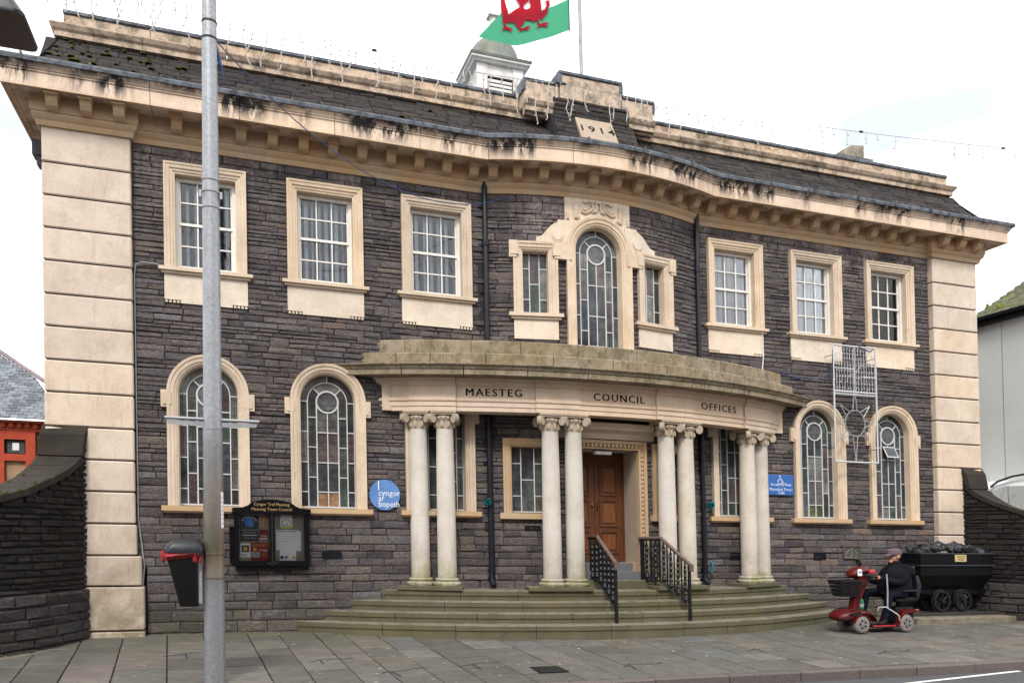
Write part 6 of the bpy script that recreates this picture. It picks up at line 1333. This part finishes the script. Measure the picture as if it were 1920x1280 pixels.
mb = MB(); mb.bbox(4.33, 4.74, -1.59, -1.25, .545, .625, .025); mb.build('seat', blk, sco, smooth=30)
mb = MB(); loft(mb, [[(4.70+.0, -1.58, .60), (4.78, -1.58, .60), (4.78, -1.26, .60), (4.70, -1.26, .60)], [(4.735, -1.60, .80), (4.815, -1.60, .80), (4.815, -1.24, .80), (4.735, -1.24, .80)], [(4.745, -1.56, .96), (4.80, -1.56, .96), (4.80, -1.28, .96), (4.745, -1.28, .96)]]); mb.bbox(4.72, 4.78, -1.53, -1.31, .97, 1.11, .02); mb.build('seat_back', MT['pipe_black'], sco, smooth=30)
for yy in (-1.63, -1.21): mb = MB(); mb.bbox(4.40, 4.69, yy-.025, yy+.025, .715, .745, .01); mb.tube([(4.68, yy, .72), (4.68, yy, .58)], .014, 6); mb.build('armrest', blk, sco)
mb = MB(); mb.tube([(4.52, -1.42, .45), (4.52, -1.42, .56)], .04, 10); mb.build('seat_post', blk, sco)
mb = MB(); mb.tube([(4.095, -1.645, .995), (4.10, -1.65, .72), (4.09, -1.65, .47)], .0115, 8); mb.tube([(4.09, -1.65, .47), (4.27, -1.65, .375), (4.31, -1.65, .34), (4.32, -1.65, .27)], .010, 8); mb.tube([(4.09, -1.65, .47), (4.07, -1.63, .485), (3.94, -1.63, .485), (3.92, -1.63, .43)], .010, 8); tag(mb.build('walking_stick', MT['chrome'], smooth=40), 'silver walking stick with forked foot propped on the side of the mobility scooter', 'walking stick')
mb = MB(); mb.lathe([(.04, 0), (.042, .02), (.042, .13), (.03, .155), (.016, .165), (.016, .19)], (3.79, -1.42, .44), 14); bo = mb.build('bottle', plain('bottle_green', (.01, .16, .07), .3), smooth=40); tag(bo, 'green bottle standing behind the steering column of the mobility scooter', 'bottle')
mb = MB(); mb.lathe([(.0425, 0), (.0425, .05)], (3.79, -1.42, .475), 14, cap=False); mb.build('bottle_label', MT['poster_grey'], bo)
# ------------------------------------------------------------------ rider
def skin(chains, sub=2, root=0):
    # chains of (point, (rx, ry)); equal points are shared
    vs, es, rs, key = [], [], [], {}
    def vid(p, r):
        k = tuple(round(c, 4) for c in p)
        if k not in key: key[k] = len(vs); vs.append(V(p)); rs.append(r)
        return key[k]
    for ch in chains:
        ids = [vid(p, r) for p, r in ch]; es += [(a, b) for a, b in zip(ids, ids[1:])]
    me = bpy.data.meshes.new('sk'); me.from_pydata(vs, es, []); ob = bpy.data.objects.new('sk', me); COL.objects.link(ob)
    ob.modifiers.new('s', 'SKIN'); sv = me.skin_vertices[0].data
    for q, r in zip(sv, rs): q.radius = r
    sv[root].use_root = True
    ss = ob.modifiers.new('d', 'SUBSURF'); ss.levels = sub; ss.render_levels = sub
    dg = bpy.context.evaluated_depsgraph_get(); out = bpy.data.meshes.new_from_object(ob.evaluated_get(dg)); bpy.data.objects.remove(ob)
    return out
def s(r, q=None): return (r, q or r)
yn, yf, yc = -1.56, -1.26, -1.41
hipc = (4.58, yc, .70)
hand_n, hand_f = (3.975, yn-.015, .945), (3.975, yf+.03, .955)
fingers = []
for hb, sgn in ((hand_n, -1), (hand_f, 1)):
    for k in range(4):
        o_ = (-.012+k*.0135); b = (hb[0]-.035, hb[1]+o_*.9, hb[2]+.012-.004*k)
        fingers.append([(hb, s(.026, .018)), (b, s(.008)), ((b[0]-.028, b[1], b[2]-.006), s(.0075)), ((b[0]-.032, b[1], b[2]-.03), s(.007)), ((b[0]-.016, b[1], b[2]-.042+.003*k), s(.006))])
    fingers.append([(hb, s(.026, .018)), ((hb[0]-.012, hb[1]-sgn*.026, hb[2]-.008), s(.009)), ((hb[0]-.035, hb[1]-sgn*.03, hb[2]-.02), s(.007))])
chains = [[(hipc, s(.165, .15)), ((4.56, yc, .82), s(.185, .165)), ((4.54, yc, .95), s(.18, .155)), ((4.515, yc, 1.055), s(.15, .12)), ((4.495, yc, 1.12), s(.072)), ((4.475, yc-.005, 1.17), s(.052))],
          [((4.475, yc-.005, 1.17), s(.052)), ((4.455, yc-.01, 1.225), s(.078, .074)), ((4.45, yc-.01, 1.285), s(.082, .078)), ((4.45, yc-.01, 1.335), s(.055))]]
for y_, sg in ((yn, -1), (yf, 1)):
    near = sg < 0
    sh_, el = (4.53, y_-.0+sg*.02, 1.045), ((4.40, y_+sg*.06, .845) if near else (4.30, y_+sg*.06, .86)); ha = hand_n if near else hand_f
    chains.append([((4.515, yc, 1.055), s(.15, .12)), (sh_, s(.098, .09)), ((4.46, y_+sg*.045, .945), s(.085, .08)), (el, s(.072, .068)), ((4.16, (el[1]+ha[1])/2, .885), s(.056)), ((4.03, ha[1], .93), s(.042)), (ha, s(.026, .018))])
    kn = (4.205, y_, .665) if near else (4.02, y_, .675); an = (4.12, y_-.005, .315) if near else (3.94, y_, .32)
    chains.append([(hipc, s(.165, .15)), ((4.48, y_+sg*-.02, .685), s(.105, .10)), (((kn[0]+4.48)/2, y_, .69), s(.09)), (kn, s(.075)), ((kn[0]-.03, y_, .50), s(.062)), (an, s(.046)), ((an[0]-.005, an[1], .245), s(.04)), ((an[0]-.10, an[1], .228), s(.042, .03)), ((an[0]-.165, an[1], .222), s(.03, .02))])
me = skin(chains+fingers)
per = bpy.data.objects.new('person', me); COL.objects.link(per)
c0 = V((4.45, yc, .20)); me.transform(Matrix.Translation(-c0)); per.location = c0; ORG['person'] = c0
for m_ in ('coat', 'trousers', 'skin', 'plastic_black'): me.materials.append(MT[m_])
for p in me.polygons:
    c = p.center+c0; q = 0
    if c.z < .755 and c.x < 4.62: q = 1
    if c.z < .76 and c.x < 4.30 : q = 1
    if c.z < .285: q = 3
    if c.z > 1.155: q = 2
    if c.x < 4.035 and .86 < c.z < 1.02: q = 2
    if c.x > 4.35 and .70 < c.z < 1.155: q = 0
    p.material_index = q; p.use_smooth = True
tag(per, 'person in dark jacket and mauve flat cap seated on the red mobility scooter', 'person')
hc = Vector((4.45, yc-.01, 1.27))
def headpart(mb, name, m_, sm=50):
    o = mb.build(name, MT[m_] if isinstance(m_, str) else m_, per, smooth=sm); return o
mb = MB(); loft(mb, [[(hc.x+.012+a*math.cos(2*math.pi*k/18), hc.y+b*math.sin(2*math.pi*k/18), hc.z+z) for k in range(18)] for z, a, b in ((.018, .118, .102), (.045, .122, .106), (.085, .115, .10), (.112, .085, .075), (.124, .03, .026))])
mb.add([(hc.x-.085-.0, hc.y-.07, hc.z+.028), (hc.x-.15, hc.y-.055, hc.z+.005), (hc.x-.175, hc.y, hc.z+.0), (hc.x-.15, hc.y+.055, hc.z+.005), (hc.x-.085, hc.y+.07, hc.z+.028), (hc.x-.085, hc.y, hc.z+.045), (hc.x-.085, hc.y-.07, hc.z+.018), (hc.x-.15, hc.y-.055, hc.z-.004), (hc.x-.175, hc.y, hc.z-.009), (hc.x-.15, hc.y+.055, hc.z-.004), (hc.x-.085, hc.y+.07, hc.z+.018)], [(0, 1, 2, 5), (2, 3, 4, 5), (6, 7, 1, 0), (7, 8, 2, 1), (8, 9, 3, 2), (9, 10, 4, 3), (6, 8, 7), (6, 10, 8), (8, 10, 9)]); headpart(mb, 'flat_cap', 'cap_cloth', 35)
mb = MB(); loft(mb, [[(hc.x+.02+a*math.cos(2*math.pi*k/16), hc.y+b*math.sin(2*math.pi*k/16), hc.z+z) for k in range(16) if True] for z, a, b in ((-.03, .080, .078), (.0, .092, .084), (.03, .098, .086))], False); headpart(mb, 'hair', 'hair_grey')
mb = MB(); fx = hc.x-.083
mb.add([(fx+.01, hc.y-.016, hc.z-.012), (fx+.01, hc.y+.016, hc.z-.012), (fx-.008, hc.y, hc.z+.012), (fx-.036, hc.y, hc.z-.028), (fx+.004, hc.y-.018, hc.z-.036), (fx+.004, hc.y+.018, hc.z-.036)], [(0, 2, 3, 4), (2, 1, 5, 3), (4, 3, 5), (0, 1, 2)])
mb.lathe([(.0, -.022), (.024, -.012), (.028, .005), (.018, .02)], (hc.x+.012, hc.y-.086, hc.z-.012), 10, 'y', cap=False, sy=1.3); mb.lathe([(.018, -.02), (.028, -.005), (.024, .012), (.0, .022)], (hc.x+.012, hc.y+.086, hc.z-.012), 10, 'y', cap=False, sy=1.3)
mb.lathe([(.0, -.03), (.03, -.02), (.036, 0), (.03, .02), (0, .03)], (hc.x-.055, hc.y, hc.z-.088), 10, cap=False)
headpart(mb, 'facial_features', 'skin', 60)
mb = MB()
for sg in (-1, 1): mb.prism([(hc.y+sg*.012, hc.z-.012), (hc.y+sg*.058, hc.z-.010), (hc.y+sg*.060, hc.z+.018), (hc.y+sg*.010, hc.z+.018)], fx-.012, fx-.004, lambda a, b, d: (d, a, b)); mb.tube([(fx-.006, hc.y+sg*.06, hc.z+.012), (hc.x-.02, hc.y+sg*.083, hc.z+.014), (hc.x+.03, hc.y+sg*.086, hc.z+.006)], .0035, 4)
headpart(mb, 'dark_glasses', plain('lens_dark', (.012, .011, .012), .15))
mb = MB(); mb.box(fx-.007, fx+.0, hc.y-.026, hc.y+.026, hc.z-.062, hc.z-.055); headpart(mb, 'mouth', plain('lip', (.22, .06, .05), .6))
mb = MB(); loft(mb, [[(4.485+a*math.cos(2*math.pi*k/16)-.02*(k > 4 and k < 12), yc+b*math.sin(2*math.pi*k/16), z) for k in range(16)] for z, a, b in ((1.10, .105, .12), (1.145, .088, .095), (1.19, .083, .088), (1.192, .07, .075), (1.15, .07, .075))], False); headpart(mb, 'coat_collar', 'coat')
mb = MB(); rg = []
for z, x, a, b in ((.69, 4.45, .285, .235), (.76, 4.455, .285, .24), (.86, 4.46, .27, .235), (.96, 4.465, .245, .23), (1.04, 4.475, .20, .215), (1.09, 4.485, .15, .17), (1.13, 4.49, .10, .11)): rg.append([(x+a*math.cos(2*math.pi*k/20)+random.uniform(-.006, .006), yc+b*math.sin(2*math.pi*k/20)+random.uniform(-.006, .006), z+(.02*math.cos(2*math.pi*k/20) if z < .72 else 0)) for k in range(20)])
loft(mb, rg, False); headpart(mb, 'jacket', 'coat', 70)
# ------------------------------------------------------------------ the terrace across the street, seen only as reflections
for i, (x0, x1, m_, h) in enumerate(((-22, -14.5, 'red_brick', 7.2), (-14.4, -7.2, 'render_grey', 7.8), (-7.1, .2, 'red_brick', 7.4), (.3, 7.6, 'yellow_stock_brick', 7.9), (7.7, 15, 'red_brick', 7.3), (15.1, 23, 'render_grey', 7.6))):
    y0 = -16.5; o = empty('terraced_house', (x0, y0, -.15)); o['group'] = 'terraced shops across the street'; o['category'] = 'house'
    o['label'] = ('red brick terraced shop across the street', 'grey rendered terraced shop across the street', 'pale brick terraced shop across the street')[{'red_brick': 0, 'render_grey': 1}.get(m_, 2)]
    mb = MB(); mb.box(x0, x1, y0-8, y0, -.2, h); mb.build('house_wall', MT[m_], o, shear=False)
    mb = MB(); mb.prism([(y0+.25, h), (y0-4, h+2.9), (y0-8.2, h)], x0, x1, lambda a, b, d: (d, a, b)); mb.build('house_roof', MT['slate_tile'], o, shear=False)
    for k in range(3):
        xc = x0+(x1-x0)*(k+.5)/3
        mb = MB(); mb.box(xc-.55, xc+.55, y0-.02, y0+.03, 4.2, 5.9); f = mb.build('window', MT['white_paint'], o, shear=False)
        mb = MB(); mb.box(xc-.47, xc+.47, y0+.031, y0+.04, 4.28, 5.82); mb.build('pane', MT['leaded_glass'], f, shear=False)
    mb = MB(); mb.box(x0+.3, x1-.3, y0-.02, y0+.05, .3, 2.5); mb.build('shop_window', MT['leaded_glass'], o, shear=False)
    mb = MB(); mb.box(x0+.2, x1-.2, y0-.02, y0+.12, 2.6, 3.2); mb.build('shop_fascia', MT['white_paint'] if i % 2 else MT['sign_blue'], o, shear=False)
